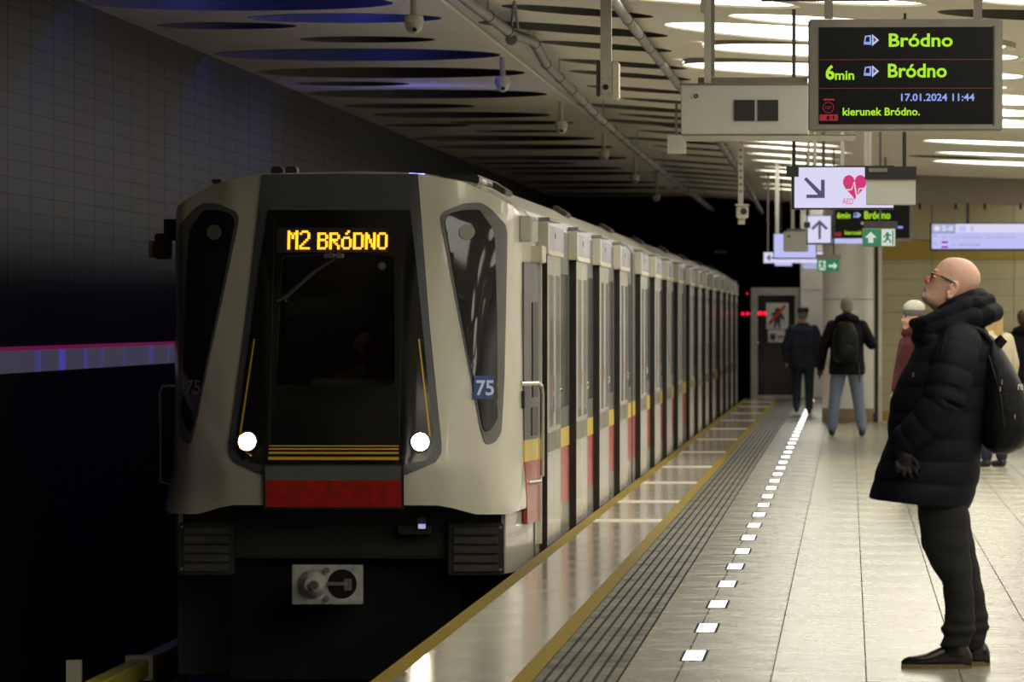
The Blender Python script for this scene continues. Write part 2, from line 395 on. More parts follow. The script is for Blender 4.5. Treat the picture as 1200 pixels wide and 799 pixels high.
for _ in range(9000):                   # the same pattern carries on overhead and out of sight to the right
    r = rs.choice([1.35, 1.1, .9, .65, .5]); z_ = rs.choice('LMWWW')
    lo, hi = {'L': (-6.0, -3.25), 'M': (-2.9, -1.15), 'W': (-.85, 6.9)}[z_]
    if 2 * r > hi - lo: continue
    x = rs.uniform(lo + r, hi - r)
    y = rs.uniform(18, 46.5)
    if z_ == 'W' and rs.random() < .45:
        y = rs.uniform(48, 100)
        if x - r < P(1215, 100, y).x: continue
    if free(x, y, r): holes.append((x, y, r, z_))
print('holes', len(holes), 'lit', sum(h[3] == 'W' for h in holes))
verts = []; edges = []
def addpt(x, y): verts.append(Vector((x, y))); return len(verts) - 1
XS = [-6.08, -3.2, 0, 7.0]; b0, b1 = 0.0, 128.0
brd = [addpt(x, b0) for x in XS] + [addpt(x, b1) for x in XS[::-1]]
edges += [(brd[i], brd[(i + 1) % len(brd)]) for i in range(len(brd))]
nx = len(XS)
edges += [(brd[1], brd[2 * nx - 2]), (brd[2], brd[2 * nx - 3])]
for hx, hy, r, k in holes:
    n = 40 if r > .8 else 28
    ids = [addpt(hx + r * math.cos(2 * PI * i / n), hy + r * math.sin(2 * PI * i / n)) for i in range(n)]
    edges += [(ids[i], ids[(i + 1) % n]) for i in range(n)]
vo, eo, fo, _, _, _ = geometry.delaunay_2d_cdt(verts, edges, [], 0, 1e-5)
bm = bmesh.new(); bv = [bm.verts.new((v.x, v.y, zc(v.x))) for v in vo]
for f in fo:
    c = sum((vo[i] for i in f), Vector((0, 0))) / len(f)
    if any((c.x - hx) ** 2 + (c.y - hy) ** 2 < (r * .9995) ** 2 for hx, hy, r, k in holes): continue
    try: bm.faces.new([bv[i] for i in f])
    except ValueError: pass
me = me_from(bm, 'ceiling', 'ceiling'); ce = structure(link('ceiling', me))
bx('ceiling_slab', (-6.35, 7.3, 0, 128, 4.75, 4.9), 'void', ce)
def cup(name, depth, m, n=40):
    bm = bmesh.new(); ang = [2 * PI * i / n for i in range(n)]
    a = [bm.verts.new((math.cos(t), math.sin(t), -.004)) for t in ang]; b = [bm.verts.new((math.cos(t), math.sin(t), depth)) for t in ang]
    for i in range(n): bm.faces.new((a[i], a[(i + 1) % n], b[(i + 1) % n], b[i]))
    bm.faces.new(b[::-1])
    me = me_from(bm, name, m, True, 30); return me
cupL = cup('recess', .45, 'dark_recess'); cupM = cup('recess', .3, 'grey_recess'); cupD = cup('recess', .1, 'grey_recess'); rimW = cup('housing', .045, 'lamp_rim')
bm = bmesh.new(); cyl_into(bm, (-.03, 0, .010), .97, .02, 40); disc = me_from(bm, 'diffuser', 'lamp')
tilt = lambda x: 0 if x < -3.2 else (math.atan(.072) if x < 0 else math.atan(.04))
ORD = 'first second third fourth fifth sixth seventh eighth ninth tenth eleventh twelfth thirteenth fourteenth fifteenth sixteenth seventeenth eighteenth nineteenth twentieth'.split()
def ordw(n):
    if n <= 20: return ORD[n - 1]
    t_ = {2: 'twenty', 3: 'thirty'}[n // 10]; return t_ + '-' + ORD[n % 10 - 1] if n % 10 else {30: 'thirtieth'}[n]
vis = [h for h in holes if h[3] == 'W'][:sum(nlit.values())]
def pxof(h):
    v = Vector((h[0], h[1], zc(h[0]))) - EYE; d_ = v.dot(fwd); return CX + F * v.dot(rgt) / d_, CY - F * v.dot(upv) / d_
cl = {'L': [], 'R': [], 'B': []}
for i_, h in enumerate(vis):
    qx, qy = pxof(h); cl['B' if qy > 150 and qx < 1040 else ('L' if qx < 1040 and qx + h[2] * F / h[1] < 1100 else 'R')].append((qy, i_))
wl_lab = [''] * len(vis)
for c_, ph in (('L', 'lit ceiling circle from the top, left of the departure display'), ('R', 'lit ceiling circle from the top, right of the departure display'), ('B', 'lit ceiling circle below the white equipment box, counting downwards')):
    for n_, (_, i_) in enumerate(sorted(cl[c_])): wl_lab[i_] = ordw(n_ + 1) + ' ' + ph
ci_ = {'n': 0, 'far': 0}
for hx, hy, r, k in holes:
    z = zc(hx); rt = (0, tilt(hx), 0)
    if k == 'W':
        kk = ci_['n']; ci_['n'] += 1
        if kk < len(wl_lab): lab = wl_lab[kk]
        elif hy > 99: ci_['far'] += 1; lab = '%s round lamp of the far row above the tunnel gate' % ordw(ci_['far'])
        else: lab = 'round white lamp flush in the cream ceiling over the platform'
        t = thing('ceiling_light', lab, 'ceiling light', (hx, hy, z), 'round lit lamps in the ceiling')
        for nm, m_ in (('housing', rimW), ('diffuser', disc)):
            o = link(nm, m_, t, (hx, hy, z)); o.scale = (r, r, 1); o.rotation_euler = rt
    else:
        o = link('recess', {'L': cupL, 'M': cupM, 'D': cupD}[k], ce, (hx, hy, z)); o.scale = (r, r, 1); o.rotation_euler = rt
# blue lamps up in the openings over the track, and one made up on the wall to tint the ceiling
def blue(px, py, r, e, label, dz=.38, low=False):
    p = ceil_pt(px, py); z = zc(p.x) + dz
    o = link('blue_lamp', boxme('blue_lamp', (-.09, .09, -.02, .02, -.02, .02), 'blue_lamp'), None, (p.x, p.y, z))
    tag(o, label, 'lamp')
    ld = bpy.data.lights.new('blue_light', 'POINT'); ld.energy = e; ld.color = (.10, .13, 1); ld.shadow_soft_size = .06
    l = bpy.data.objects.new('blue_light', ld); C.objects.link(l); l.location = (p.x, p.y - .1, z - .06)
blue(380, 3, 0, 34, 'blue lamp in the round opening at the very top edge over the train')
blue(372, 21, 0, 28, 'blue lamp with two bright spots in the second round opening above the train roof')
blue(355, 63, 0, 28, 'blue lamp in the large round opening just above the train front')
blue(320, 30, 0, 3, 'dim blue lamp in the small opening nearest the top left of the wall')
o = link('blue_lamp', boxme('blue_lamp', (-.03, .03, -.15, .15, -.04, .04), 'blue_dim'), None, (-6.01, 74, 2.9)); tag(o, 'small made-up blue lamp on the dark left wall behind the train roof', 'lamp')
ld = bpy.data.lights.new('blue_light', 'POINT'); ld.energy = 9; ld.color = (.22, .2, 1); ld.shadow_soft_size = .1
l = bpy.data.objects.new('blue_light', ld); C.objects.link(l); l.location = (-4.6, 67, 3.45)  # unseen blue light added below the ceiling for the tint

# ------------------------------------------------------------------ far end: gate, pier, column, end wall
structure(bx('wall_end', (.3, 7, 100, 100.3, 0, 4.0), 'board_back'))
we = bpy.data.objects['wall_end']
def strip_rows():
    # horizontal cladding boards with vertical joints at px 1092 and 1188
    xs = [.35, P(1092, 400, 100).x, P(1188, 400, 100).x, P(1188, 400, 100).x + 1.31, P(1188, 400, 100).x + 2.62, 6.9]
    zb = [0, .14] + [.14 + .262 * i for i in range(1, 10)]
    zb = [z for z in zb if z < 2.5]
    for i in range(len(xs) - 1):
        for z0, z1 in zip(zb, zb[1:] + [2.54]):
            o = bx('cladding_board', (xs[i] + .004, xs[i + 1] - .004, 99.95, 100.0, z0 + .003, z1 - .003), 'ochre' if z0 == 0 else 'end_wall', we, 0)
        bx('cladding_board', (xs[i] + .006, xs[i + 1] - .006, 99.95, 100.0, 2.546, 2.86), 'ochre', we)
        bx('cladding_board', (xs[i] + .006, xs[i + 1] - .006, 99.95, 100.0, 2.87, 3.9), 'end_wall', we)
strip_rows()
a = P(1025, 240, 98); 
bh = structure(bx('wall_bulkhead', (P(1052, 200, 98).x, 7, 98, 98.25, PZ(240, 98, 1100), 4.0), 'bulkhead'))
for px in (1078, 1120, 1154, 1196):
    p = P(px, 243, 98); bx('bulkhead_bracket', (p.x - .02, p.x + .02, 97.98, 98.1, p.z - .03, p.z + .06), 'black', bh)
# round column
cx0, cx1 = P(964, 400, 97).x, P(1024, 400, 97).x
cr = (cx1 - cx0) / 2; cc = (cx0 + cx1) / 2
t = structure(link('wall_column', me_from((lambda b: (cyl_into(b, (cc, 97.4, .22), cr, 3.75, 40), b)[1])(bmesh.new()), 'wall_column', 'column', True, 40)))
cyl('column_base', (cc, 97.4, 0), cr + .012, .22, 'wood', t, 40)
cyl('column_joint', (cc, 97.4, 1.9), cr + .003, .012, 'frame_grey', t, 40)
# frames beside the column
t = thing('partition_frame', 'grey and dark glazed partition frame standing right of the white column', 'partition', (P(1030, 400, 96.9).x, 96.9, 0))
pbox('dark_post', 1025, 1029, 240, 494, 96.9, .08, 'black', t); pbox('metal_post', 1029, 1034, 240, 494, 96.8, .1, 'pole_white', t)
pbox('side_panel', 1023, 1029, 484, 495, 96.7, .1, 'black', t)
t = thing('hand_rail', 'pale vertical rail tube on the partition right of the column', 'rail', (P(1031, 400, 96.5).x, 96.5, 0))
pbox('rail_tube', 1029.5, 1032.5, 290, 442, 96.74, .05, 'column', t, .012)
# pier left of the column, with panels
pr = structure(bx('wall_pier', (P(938, 400, 126).x, P(975, 400, 126).x, 126, 127.5, 0, 4.1), 'column'))
pbox('pier_panel', 938.5, 951, 341, 466, 125.97, .03, 'column', pr); pbox('pier_panel', 952, 963.5, 341, 466, 125.97, .03, 'column', pr)
pbox('pier_panel', 938.5, 963.5, 286, 339.5, 125.97, .03, 'column', pr)
pbox('pier_base', 938, 966, 467, 475, 125.9, .1, 'bulkhead', pr)
# gate into the tunnel
gx0, gx1 = P(880, 400, 126.5).x, P(938, 400, 126.5).x
t = thing('tunnel_gate', 'grey metal framed glass gate at the far end of the platform beside the tunnel', 'gate', ((gx0 + gx1) / 2, 126.5, 0))
pbox('gate_post', 880, 888, 338, 468, 126.5, .12, 'steel', t); pbox('gate_post', 931.5, 937.2, 343, 468, 126.5, .12, 'steel', t)
pbox('gate_head', 880, 937.2, 337, 346, 126.45, .12, 'steel', t); pbox('gate_sill', 880, 937.2, 463, 468, 126.45, .12, 'steel', t)
pbox('glass_pane', 888, 932, 346, 463, 126.6, .02, 'glass_dark', t)
h = pbox('gate_handle', 886.5, 889.5, 400, 403, 126.3, .2, 'chrome', t); h['label'] = 'small chrome handle'
t = thing('warning_notice', 'white square notice with a red bar across a walking figure, on the tunnel gate', 'notice', P(911, 380, 126.4))
pbox('board', 898, 924, 355, 385.5, 126.4, .02, 'paper', t)
pprism('figure', [(909, 361), (914, 361), (914, 365), (917, 368), (920, 374), (918, 375), (915, 371), (914, 379), (915, 384), (912, 384), (911, 377), (909, 384), (906, 384), (908, 376), (907, 370), (904, 369), (904, 367), (908, 366)], 126.38, .01, 'print_dark', t)
pprism('red_bar', [(919, 357), (921.5, 359), (903, 380), (900.5, 378)], 126.36, .01, 'print_red', t)
t = thing('small_notice', 'small white notice with a dark shield below the warning notice on the gate', 'notice', P(911, 394, 126.4))
pbox('board', 900, 920, 386.5, 401, 126.4, .02, 'paper', t)
pprism('shield', [(902.5, 391), (909, 391), (909, 396), (905.7, 399.5), (902.5, 396)], 126.38, .01, 'print_dark', t)
pbox('print_bar', 911, 918, 393, 395.5, 126.38, .01, 'frame_grey', t)
# tunnel signals and far dim gear
bx('signal_beam', (-2.6, -1.2, 133.03, 133.1, PZ(369, 133), PZ(366, 133)), 'void', tn)
for i, (px, py, r) in enumerate([(862, 368, .03), (870.5, 367.5, .03), (876, 367.5, .03), (881.5, 367.5, .03), (886.5, 367.5, .035), (891, 367, .035), (896.3, 367, .035), (797, 327, .018), (845, 327, .018), (875.5, 344, .016)]):
    p = P(px, py, 126.56 if i in (4, 5, 6) else 133)
    bm = bmesh.new(); bmesh.ops.create_uvsphere(bm, u_segments=12, v_segments=8, radius=r * 1.2); o = link('red_signal_lamp', me_from(bm, 'red_signal_lamp', 'red_glow', True), None, p)
    tag(o, ['leftmost red lamp of the row right of the train end', 'second red lamp of the row in the dark tunnel', 'third red lamp of the row in the dark tunnel', 'fourth red lamp of the row, left of the gate post',
            'red lamp in front of the gate post', 'second red lamp on the gate glass', 'rightmost red lamp of the row on the gate glass', 'tiny red lamp high in the tunnel above the train roof',
            'tiny red lamp high in the tunnel beside the pale fitting', 'faint red lamp above the row near the gate'][i], 'signal lamp')
    if i > 6: bx('stem', (p.x - .01, p.x + .01, p.y, p.y + .02, p.z, 4.08), 'void', o)
o = pbox('tunnel_fitting', 837, 852, 293, 297, 132, .3, 'pole_white'); tag(o, 'dim pale fitting hanging in the dark tunnel mouth', 'fitting'); q = P(845, 293, 132); bx('stem', (q.x - .01, q.x + .01, 132.1, 132.12, q.z, 4.08), 'void', o)

# ------------------------------------------------------------------ pipes, poles, cameras, signs
def down_pole(name, px0, px1, pyb, Y, m='pole_white', parent=None, top=None):
    a = P(px0, pyb, Y); b = P(px1, pyb, Y); x = (a.x + b.x) / 2
    return bx(name, (a.x, b.x, Y, Y + (b.x - a.x), a.z, zc(x) if top is None else top), m, parent)
# two long pipes under the ceiling
def pipe(label, pts, r, m='pipe', clipstep=2.6):
    t = thing('ceiling_pipe', label, 'pipe', pts[0])
    o = tube('pipe_run', pts, r, m, t, 12)
    a, b = Vector(pts[-2]), Vector(pts[-1])
    ring = bmesh.new(); tube_into(ring, [(0, -.015, 0), (0, .015, 0)], r * 1.12, 12); rme = me_from(ring, 'pipe_clip', 'steel' if 0 else 'black', True, 40)
    y = 49
    hang = bmesh.new(); box(hang, -.006, .006, -.006, .006, 0, 1)
    hme = me_from(hang, 'hanger_rod', 'steel')
    k = 0
    while y < max(a.y, b.y) - 1:
        for p, q in zip(pts, pts[1:]):
            if p[1] <= y <= q[1]:
                f = (y - p[1]) / (q[1] - p[1]); c = Vector(p).lerp(Vector(q), f)
                link('pipe_clip', rme, t, c)
                if k % 4 == 0: o = link('hanger_rod', hme, t, c); o.scale = (1, 1, zc(c.x) - c.z)
        k += 1; y += clipstep * (1 + k * .01)
def at(px, py, x):                     # the point seen at (px, py) on the vertical plane X = x
    lo, hi = 5.0, 400.0
    for _ in range(50):
        mid = (lo + hi) / 2
        if (P(px, py, mid).x > x) == (px < 995 and True): lo = mid
        else: hi = mid
    return P(px, py, lo)
pipe('grey pipe with a kink and clips under the ceiling above the train roof', [tuple(P(a, b, y)) for a, b, y in ((470, -65, 40), (547, 0, 46.5), (590, 32, 51), (601, 40, 52.5), (625, 48, 54), (640, 75, 57), (700, 136, 69), (760, 188, 87), (835, 246, 126))], .045)
pipe('second straight grey pipe under the ceiling left of the white equipment box', [tuple(P(a, b, y)) for a, b, y in ((690, -40, 41), (718, 0, 46), (760, 55, 54), (800, 106, 64), (850, 178, 87), (868, 205, 101), (893, 250, 126))], .04)
o = tube('ceiling_wire', [tuple(P(a, b, y) ) for a, b, y in ((523, 0, 48.6), (600, 62, 58.2), (700, 142, 78.4), (800, 219, 117))], .006, 'frame_grey'); tag(o, 'thin dark wire running along the ceiling left of the kinked pipe', 'wire')
t = thing('pipe_bracket', 'black forked bracket holding the kinked pipe near the ceiling', 'bracket', P(600, 30, 52.5))
for a, b in ((603, 599), (603, 607)): tube('fork', [P(a, 0, 48.7), P(b, 34, 52.2)], .012, 'black', t)
tube('pipe_end', [P(599, 46, 52), P(599, 46, 52.3)], .05, 'pipe', t, 14)
# dome cameras in a row
cams_lab = ['white dome camera nearest the viewer, hanging from the top edge of the ceiling', 'second dome camera, hanging below the dark openings left of the kinked pipe', 'third dome camera along the ceiling, above the train roof',
            'fourth dome camera along the ceiling', 'fifth dome camera along the ceiling, small and far', 'farthest dome camera before the dark tunnel mouth']
for (px, pt, pb, Y), lab in zip([(485, 0, 40, 47.5), (589, 75, 108, 59.7), (657.5, 130, 157, 72), (707.5, 168, 188, 84.5), (744, 195, 215, 96.6), (769, 218, 236, 107.3)], cams_lab):
    b = P(px, pb, Y); tp = zc(b.x); h = P(px, pt, Y).z - b.z
    t = thing('dome_camera', lab, 'camera', (b.x, Y, b.z), 'dome cameras under the ceiling')
    cyl('stem', (b.x, Y, b.z + h * .5), .028, tp - b.z - h * .5, 'pole_white', t, 16)
    bm = bmesh.new(); tube_into(bm, [(b.x, Y, b.z + h * k) for k in (.56, .54, .36, .34, .3)], [.035, .07, .078, .078, .07], 20); link('shell', me_from(bm, 'shell', 'cream_paint', True, 50), t)
    bm = bmesh.new(); tube_into(bm, [(b.x, Y, b.z + h * k) for k in (.32, .2, .1, .03, 0)], [.068, .066, .052, .03, .008], 20); link('dome', me_from(bm, 'dome', 'white_box', True), t)
    cyl('lens', (b.x + .01, Y - .075, b.z + h * .12), .018, .03, 'black', t, 12, 'Y')
# tall pole with a projector-like box, top centre
Y = 45
t = thing('ceiling_pole_unit', 'cream pole from the ceiling carrying a boxy unit with a round black eye', 'camera pole', P(710, 115, Y))
down_pole('pole', 703.5, 716.5, 114, Y, parent=t)
pbox('side_box', 698.5, 704, 70, 113, Y + .05, .25, 'frame_grey', t, .008); pbox('side_box', 716.5, 725, 72, 116, Y + .02, .3, 'cream_paint', t, .01)
cyl('eye', (P(710, 102, Y).x, Y - .012, P(710, 102, Y).z), .02, .02, 'black', t, 16, 'Y')
for a in (705.5, 714):
    for b in (92, 110): cyl('bolt', (P(a, b, Y).x, Y - .008, P(a, b, Y).z), .007, .01, 'steel', t, 8, 'Y')
# second pole with a box camera
Y = 75
t = thing('box_camera', 'cream box camera at the foot of a long perforated pole below the white box', 'camera', P(870, 262, Y))
down_pole('pole', 865, 871, 243, Y, parent=t)
p = P(870, 250, Y); o = bx('camera_body', (p.x - .07, p.x + .07, Y - .2, Y + .12, p.z - .06, p.z + .09), 'cream_paint', t, .015)
bx('camera_visor', (p.x - .08, p.x + .08, Y - .26, Y + .1, p.z + .09, p.z + .105), 'cream_paint', t)
cyl('lens', (p.x + .02, Y - .22, p.z + .02), .04, .03, 'black', t, 16, 'Y'); bx('camera_foot', (p.x - .05, p.x + .03, Y - .05, Y + .05, p.z - .13, p.z - .05), 'cream_paint', t)
for i in range(7): q = P(868, 176 + i * 8, Y); bx('hole', (q.x - .012, q.x + .012, Y - .003, Y, q.z - .012, q.z + .012), 'black', t)
jb = tag(pbox('junction_box', 782, 804, 158, 180, 70, .1, 'pole_white'), 'pale square junction box under the ceiling left of the equipment box', 'junction box'); down_pole('hanger', 791, 794, 159, 70.03, 'frame_grey', jb)
# white equipment box beside the display
Y = 40
t = thing('equipment_box', 'long white equipment box with two black square speakers left of the departure display', 'equipment box', P(872, 163, Y))
pbox('case', 798, 946.3, 99, 157, Y, .9, 'white_box', t, .004)
pbox('lid', 796, 946.4, 97.3, 99.5, Y - .01, .92, 'frame_grey', t)
bx('underside', (P(798, 157, Y).x, P(1003, 157, Y).x, Y + .12, Y + 1.3, PZ(159, Y), PZ(157.4, Y)), 'cream_paint', t)
pbox('speaker_grille', 860.5, 884.5, 117, 141.5, Y - .012, .02, 'black', t); pbox('speaker_grille', 888, 912, 117, 141.5, Y - .012, .02, 'black', t)
cyl('lock', (P(816, 112.5, Y).x, Y - .01, P(816, 112.5, Y).z), .014, .02, 'black', t, 16, 'Y')
cyl('lock_core', (P(816, 112.5, Y).x, Y - .013, P(816, 112.5, Y).z), .007, .02, 'chrome', t, 12, 'Y')
pbox('top_rail', 818, 946.3, 90.5, 97.5, Y + .05, .06, 'frame_grey', t)
down_pole('hanger', 825, 833, 97, Y, parent=t, m='pole_white'); down_pole('hanger_flange', 833, 837.5, 90, Y + .03, parent=t, m='frame_grey')
pbox('hanger_plate', 821, 829, -8, 15, Y - .02, .03, 'pole_white', t, .004)
# black hanging rods
for px0, px1, pyb, Y, lab in [(928.2, 932.4, 196, 47.0, 'black rod holding the left end of the defibrillator sign')]:
    tag(down_pole('hanging_rod', px0, px1, pyb, Y, 'black'), lab, 'rod')
tag(pbox('black_bar', 892, 1042, -8, 1.5, 43, .05, 'black'), 'black bar crossing the ceiling at the very top edge, left of the display', 'bar')
# main departure display
def running_train(t, px, py, s, Y, lit=True):
    k = s
    pprism('train_icon', [(px, py + 5 * k), (px + 1.5 * k, py - 5 * k), (px + 9 * k, py - 6 * k), (px + 9 * k, py + 5.5 * k)], Y, .004, 'blue_led' if lit else 'sign_violet', t)
    pprism('icon_window', [(px + 2 * k, py + 2 * k), (px + 3 * k, py - 3.5 * k), (px + 7 * k, py - 4 * k), (px + 7 * k, py + 2 * k)], Y - .003, .004, 'screen', t)
    pprism('arrow_icon', [(px + 10 * k, py - 7 * k), (px + 18 * k, py), (px + 10 * k, py + 7 * k)], Y, .004, 'white_led', t)
    pprism('icon_window', [(px + 11.5 * k, py - 4 * k), (px + 15 * k, py - .4 * k), (px + 11.5 * k, py + 3 * k)], Y - .003, .004, 'sign_violet', t)
Y = 40
t = thing('departure_display', 'large black departure display with green BRÓDNO lines in a grey frame, top right', 'departure display', P(1061, 153, Y))
pbox('frame', 947, 1175, 22, 153.5, Y, .22, 'frame_grey', t, .01)
pbox('screen', 959.5, 1163.5, 31.5, 145.5, Y - .006, .01, 'screen', t)
Yt = Y - .010
pbox('edge_strip', 1163.5, 1165.5, 30, 147, Y - .004, .01, 'black', t)  # thin black strip along the right side of the screen
text('lettering', 'Bródno', 1041.5, 1116.5, 39, 55, Yt, 'green_led', t, .022); text('lettering', 'Bródno', 1040.5, 1109.5, 74.5, 91, Yt, 'green_led', t, .022)
text('lettering', '6', 967.5, 978, 76, 93.5, Yt, 'green_led', t, .03); text('lettering', 'min', 978.5, 1001, 83, 93.5, Yt, 'green_led', t, .02)
text('lettering', '17.01.2024 11:44', 1056, 1142, 109.5, 118.5, Yt, 'blue_led', t, .02); text('lettering', 'kierunek Bródno.', 987.5, 1078, 126, 135.5, Yt, 'green_led', t, .02)
running_train(t, 1012, 47, 1.0, Yt); running_train(t, 1012, 83.5, 1.0, Yt)
o = pbox('screen_line', 959.5, 1163, 69.2, 70.2, Yt, .003, 'red_led', t); pbox('screen_line', 959.5, 1163, 102.8, 103.8, Yt, .003, 'red_led', t)
pbox('red_block', 960.5, 982, 134, 141.5, Yt, .003, 'red_led', t); pbox('print_bar', 965, 978, 115.5, 117.8, Yt, .003, 'red_led', t)
bm = bmesh.new(); pc = P(970.7, 126, Yt); tube_into(bm, [pc + Vector((.034 * math.cos(a), 0, .034 * math.sin(a))) for a in [2 * PI * i / 24 for i in range(25)]], .0025, 6); link('red_ring', me_from(bm, 'red_ring', 'red_led'), t)
text('lettering', 'CBT', 967, 974.5, 124.5, 127.7, Yt, 'red_led', t); pbox('print_bar', 969, 972, 135.8, 140, Yt - .003, .003, 'screen', t); pbox('print_bar', 976, 977.5, 135.8, 140, Yt - .003, .003, 'screen', t)
for a, b in ((966, 976), (1141, 1151)): down_pole('mounting_post', a, b, 22, Y + .05, 'frame_grey', t)
for a, b, yb, Y, lab in [(1030.5, 1033, 195, 58.5, 'slim black rod above the green exit sign'), (1057.5, 1060.5, 196, 47.5, 'black rod above the right end of the white box on the defibrillator sign')]:
    tag(down_pole('hanging_rod', a, b, yb, Y, 'black'), lab, 'rod')
# poles seen between the display and the defibrillator sign
for a, b, m_, Y, lab in [(946, 949, 'frame_grey', 62, 'thin grey pole left of the pair behind the defibrillator sign'), (953, 957, 'frame_grey', 60, 'left pole of the pair behind the defibrillator sign'),
                         (963, 967, 'black', 66, 'black pole behind the defibrillator sign, above its arrow'), (985, 989.5, 'frame_grey', 64, 'single grey pole behind the defibrillator sign, middle'), (1012.5, 1017, 'frame_grey', 60, 'left pole of the close pair right of centre behind the sign'),
                         (1017.5, 1021.5, 'frame_grey', 62, 'right pole of the close pair right of centre behind the sign')]:
    tag(down_pole('hanging_pole', a, b, 200, Y, m_), lab, 'pole', 'poles above the defibrillator sign')
# defibrillator sign
Y = 47
t = thing('defibrillator_sign', 'lit white hanging sign with a diagonal arrow and a red heart marked AED', 'sign', P(980, 245, Y))
pbox('sign_case', 927.5, 1048, 194, 245.5, Y, .12, 'black', t); pbox('lit_panel', 931, 1047, 196, 243.5, Y - .006, .01, 'lit_panel', t)
pprism('arrow', [(942, 210), (945, 207.5), (962, 224), (962, 210.5), (966.5, 210.5), (966.5, 232), (945, 232), (945, 228), (958.5, 228)], Y - .010, .004, 'sign_violet', t)
pc = []
for i in range(40):
    a = 2 * PI * i / 40; pc.append((1001.5 + 14 * math.sin(a) ** 3 * .98, 217.3 - (13 * math.cos(a) - 5 * math.cos(2 * a) - 2 * math.cos(3 * a) - math.cos(4 * a)) * 1.03))
pprism('heart', pc, Y - .010, .004, 'magenta', t)
pl = [(992, 222.5), (998, 222), (1001, 213), (1004, 231), (1007, 221), (1013, 221)]
tube('heart_line', [P(a, b, Y - .013) for a, b in pl], .006, 'white_graphic', t, 6)
text('lettering', 'AED', 987, 1000, 232.5, 239, Y - .010, 'magenta', t)
pbox('end_clamp', 921.5, 936, 195, 207, Y - .06, .2, 'black', t)
t = thing('hanging_box', 'plain white box under a black bar in front of the defibrillator sign', 'box', P(1044, 240, 46.6))
pbox('top_bar', 1013.5, 1074, 195, 210, 46.6, .15, 'black', t); pbox('box', 1015, 1073, 210, 240, 46.62, .12, 'white_box', t, .004); pbox('label_plate', 1018, 1040, 197, 201.5, 46.59, .01, 'frame_grey', t)
down_pole('hanger', 1059, 1062, 196, 46.7, 'black', t)
# second display with the up arrow
Y = 88
t = thing('departure_display', 'smaller far departure display with green lettering, behind the defibrillator sign', 'departure display', P(1010, 287, Y))
pbox('frame', 975.5, 1069, 240, 283, Y, .2, 'frame_grey', t); pbox('screen', 978.5, 1066, 240.5, 279, Y - .006, .01, 'screen', t)
text('lettering', '6min', 981, 996.5, 248.5, 256, Y - .012, 'green_led', t, .02); text('lettering', 'Bródno', 1013, 1043.5, 247.5, 256.5, Y - .012, 'green_led', t, .02); text('lettering', 'kierunek', 990, 1010, 270, 275, Y - .012, 'green_led', t, .01)
running_train(t, 1000, 252, .5, Y - .012); pbox('red_block', 978.5, 986, 272, 277, Y - .012, .004, 'red_led', t); pbox('white_strip', 1009, 1027, 260, 263, Y - .1, .02, 'white_box', t); pbox('clock_text', 1052, 1058, 265, 267.5, Y - .012, .004, 'blue_led', t)
pbox('lower_panel', 975, 1014, 279.5, 285, Y - .02, .1, 'lit_panel_blue', t)
for a, b in ((952, 955), (1036, 1039)): down_pole('mounting_post', a, b, 245, Y + .05, 'frame_grey', t)
t = thing('arrow_sign', 'lit lilac panel with an upward arrow left of the far departure display', 'sign', P(959, 286, Y - .3))
pbox('sign_case', 945, 975.5, 252, 286.5, Y - .3, .1, 'black', t); pbox('lit_panel', 946.5, 973.5, 253, 284.5, Y - .31, .012, 'lit_panel', t)
pprism('arrow', [(960.5, 257.5), (970.5, 267.5), (968, 269.5), (962, 263.5), (962, 280), (959, 280), (959, 263.5), (953, 269.5), (950.5, 267.5)], Y - .33, .01, 'sign_violet', t)
down_pole('mounting_post', 944.5, 947.5, 252, Y - .2, 'black', t); pbox('clamp', 942, 949.5, 260, 267, Y - .4, .1, 'black', t)
# exit signs
def man(t, x, y, s, Y, m, fl=1):
    pts = [(0, -6), (2, -6), (2.4, -4), (5, -3), (5, -2), (2.5, -2), (2.5, 1), (5, 3), (4, 6), (3, 6), (3.4, 3.4), (.8, 2), (-1, 5), (-4, 5), (-4, 4), (-2, 3.6), (-.5, 0), (-.5, -2.5), (-3, 0), (-3.6, -1), (-1, -4)]
    pprism('running_figure', [(x + a * s * fl, y + b * s) for a, b in pts], Y, .006, m, t)
Y = 60
t = thing('exit_sign', 'green emergency exit sign with an up arrow and running figure below the far display', 'exit sign', P(1029, 289, Y))
pbox('sign_case', 1010.5, 1049.5, 267.5, 289, Y, .08, 'frame_grey', t); pbox('green_panel', 1011.5, 1033, 268.5, 288, Y - .01, .015, 'exit_green', t); pbox('pale_panel', 1033, 1048.5, 268.5, 288, Y - .01, .015, 'exit_pale', t)
pprism('arrow', [(1020.5, 271.5), (1027.5, 278.5), (1023.5, 278.5), (1023.5, 284.5), (1017.5, 284.5), (1017.5, 278.5), (1013.5, 278.5)], Y - .016, .006, 'exit_pale', t)
man(t, 1039, 278.5, 1.1, Y - .016, 'exit_green'); pbox('door_mark', 1045.5, 1047, 270, 287, Y - .016, .006, 'exit_green', t)
pbox('top_bar', 1012, 1052, 259, 267.5, Y, .1, 'black', t); down_pole('mounting_post', 1030, 1032.5, 260, Y, 'black', t)
Y = 85
t = thing('exit_sign', 'small green exit sign with a right arrow in front of the white column', 'exit sign', P(970, 318, Y))
pbox('top_bar', 956.5, 985, 298, 304, Y, .1, 'frame_grey', t); pbox('green_panel', 957.5, 983.5, 304, 318, Y, .06, 'exit_green', t); pbox('pale_panel', 959.5, 967.5, 305.5, 316.5, Y - .01, .012, 'exit_pale', t)
pprism('arrow', [(971, 310), (977, 310), (977, 307), (981.5, 311.5), (977, 316), (977, 313), (971, 313)], Y - .016, .01, 'exit_pale', t); man(t, 964, 311, .8, Y - .016, 'exit_green', -1)
down_pole('mounting_post', 976, 978, 298, Y, 'black', t)
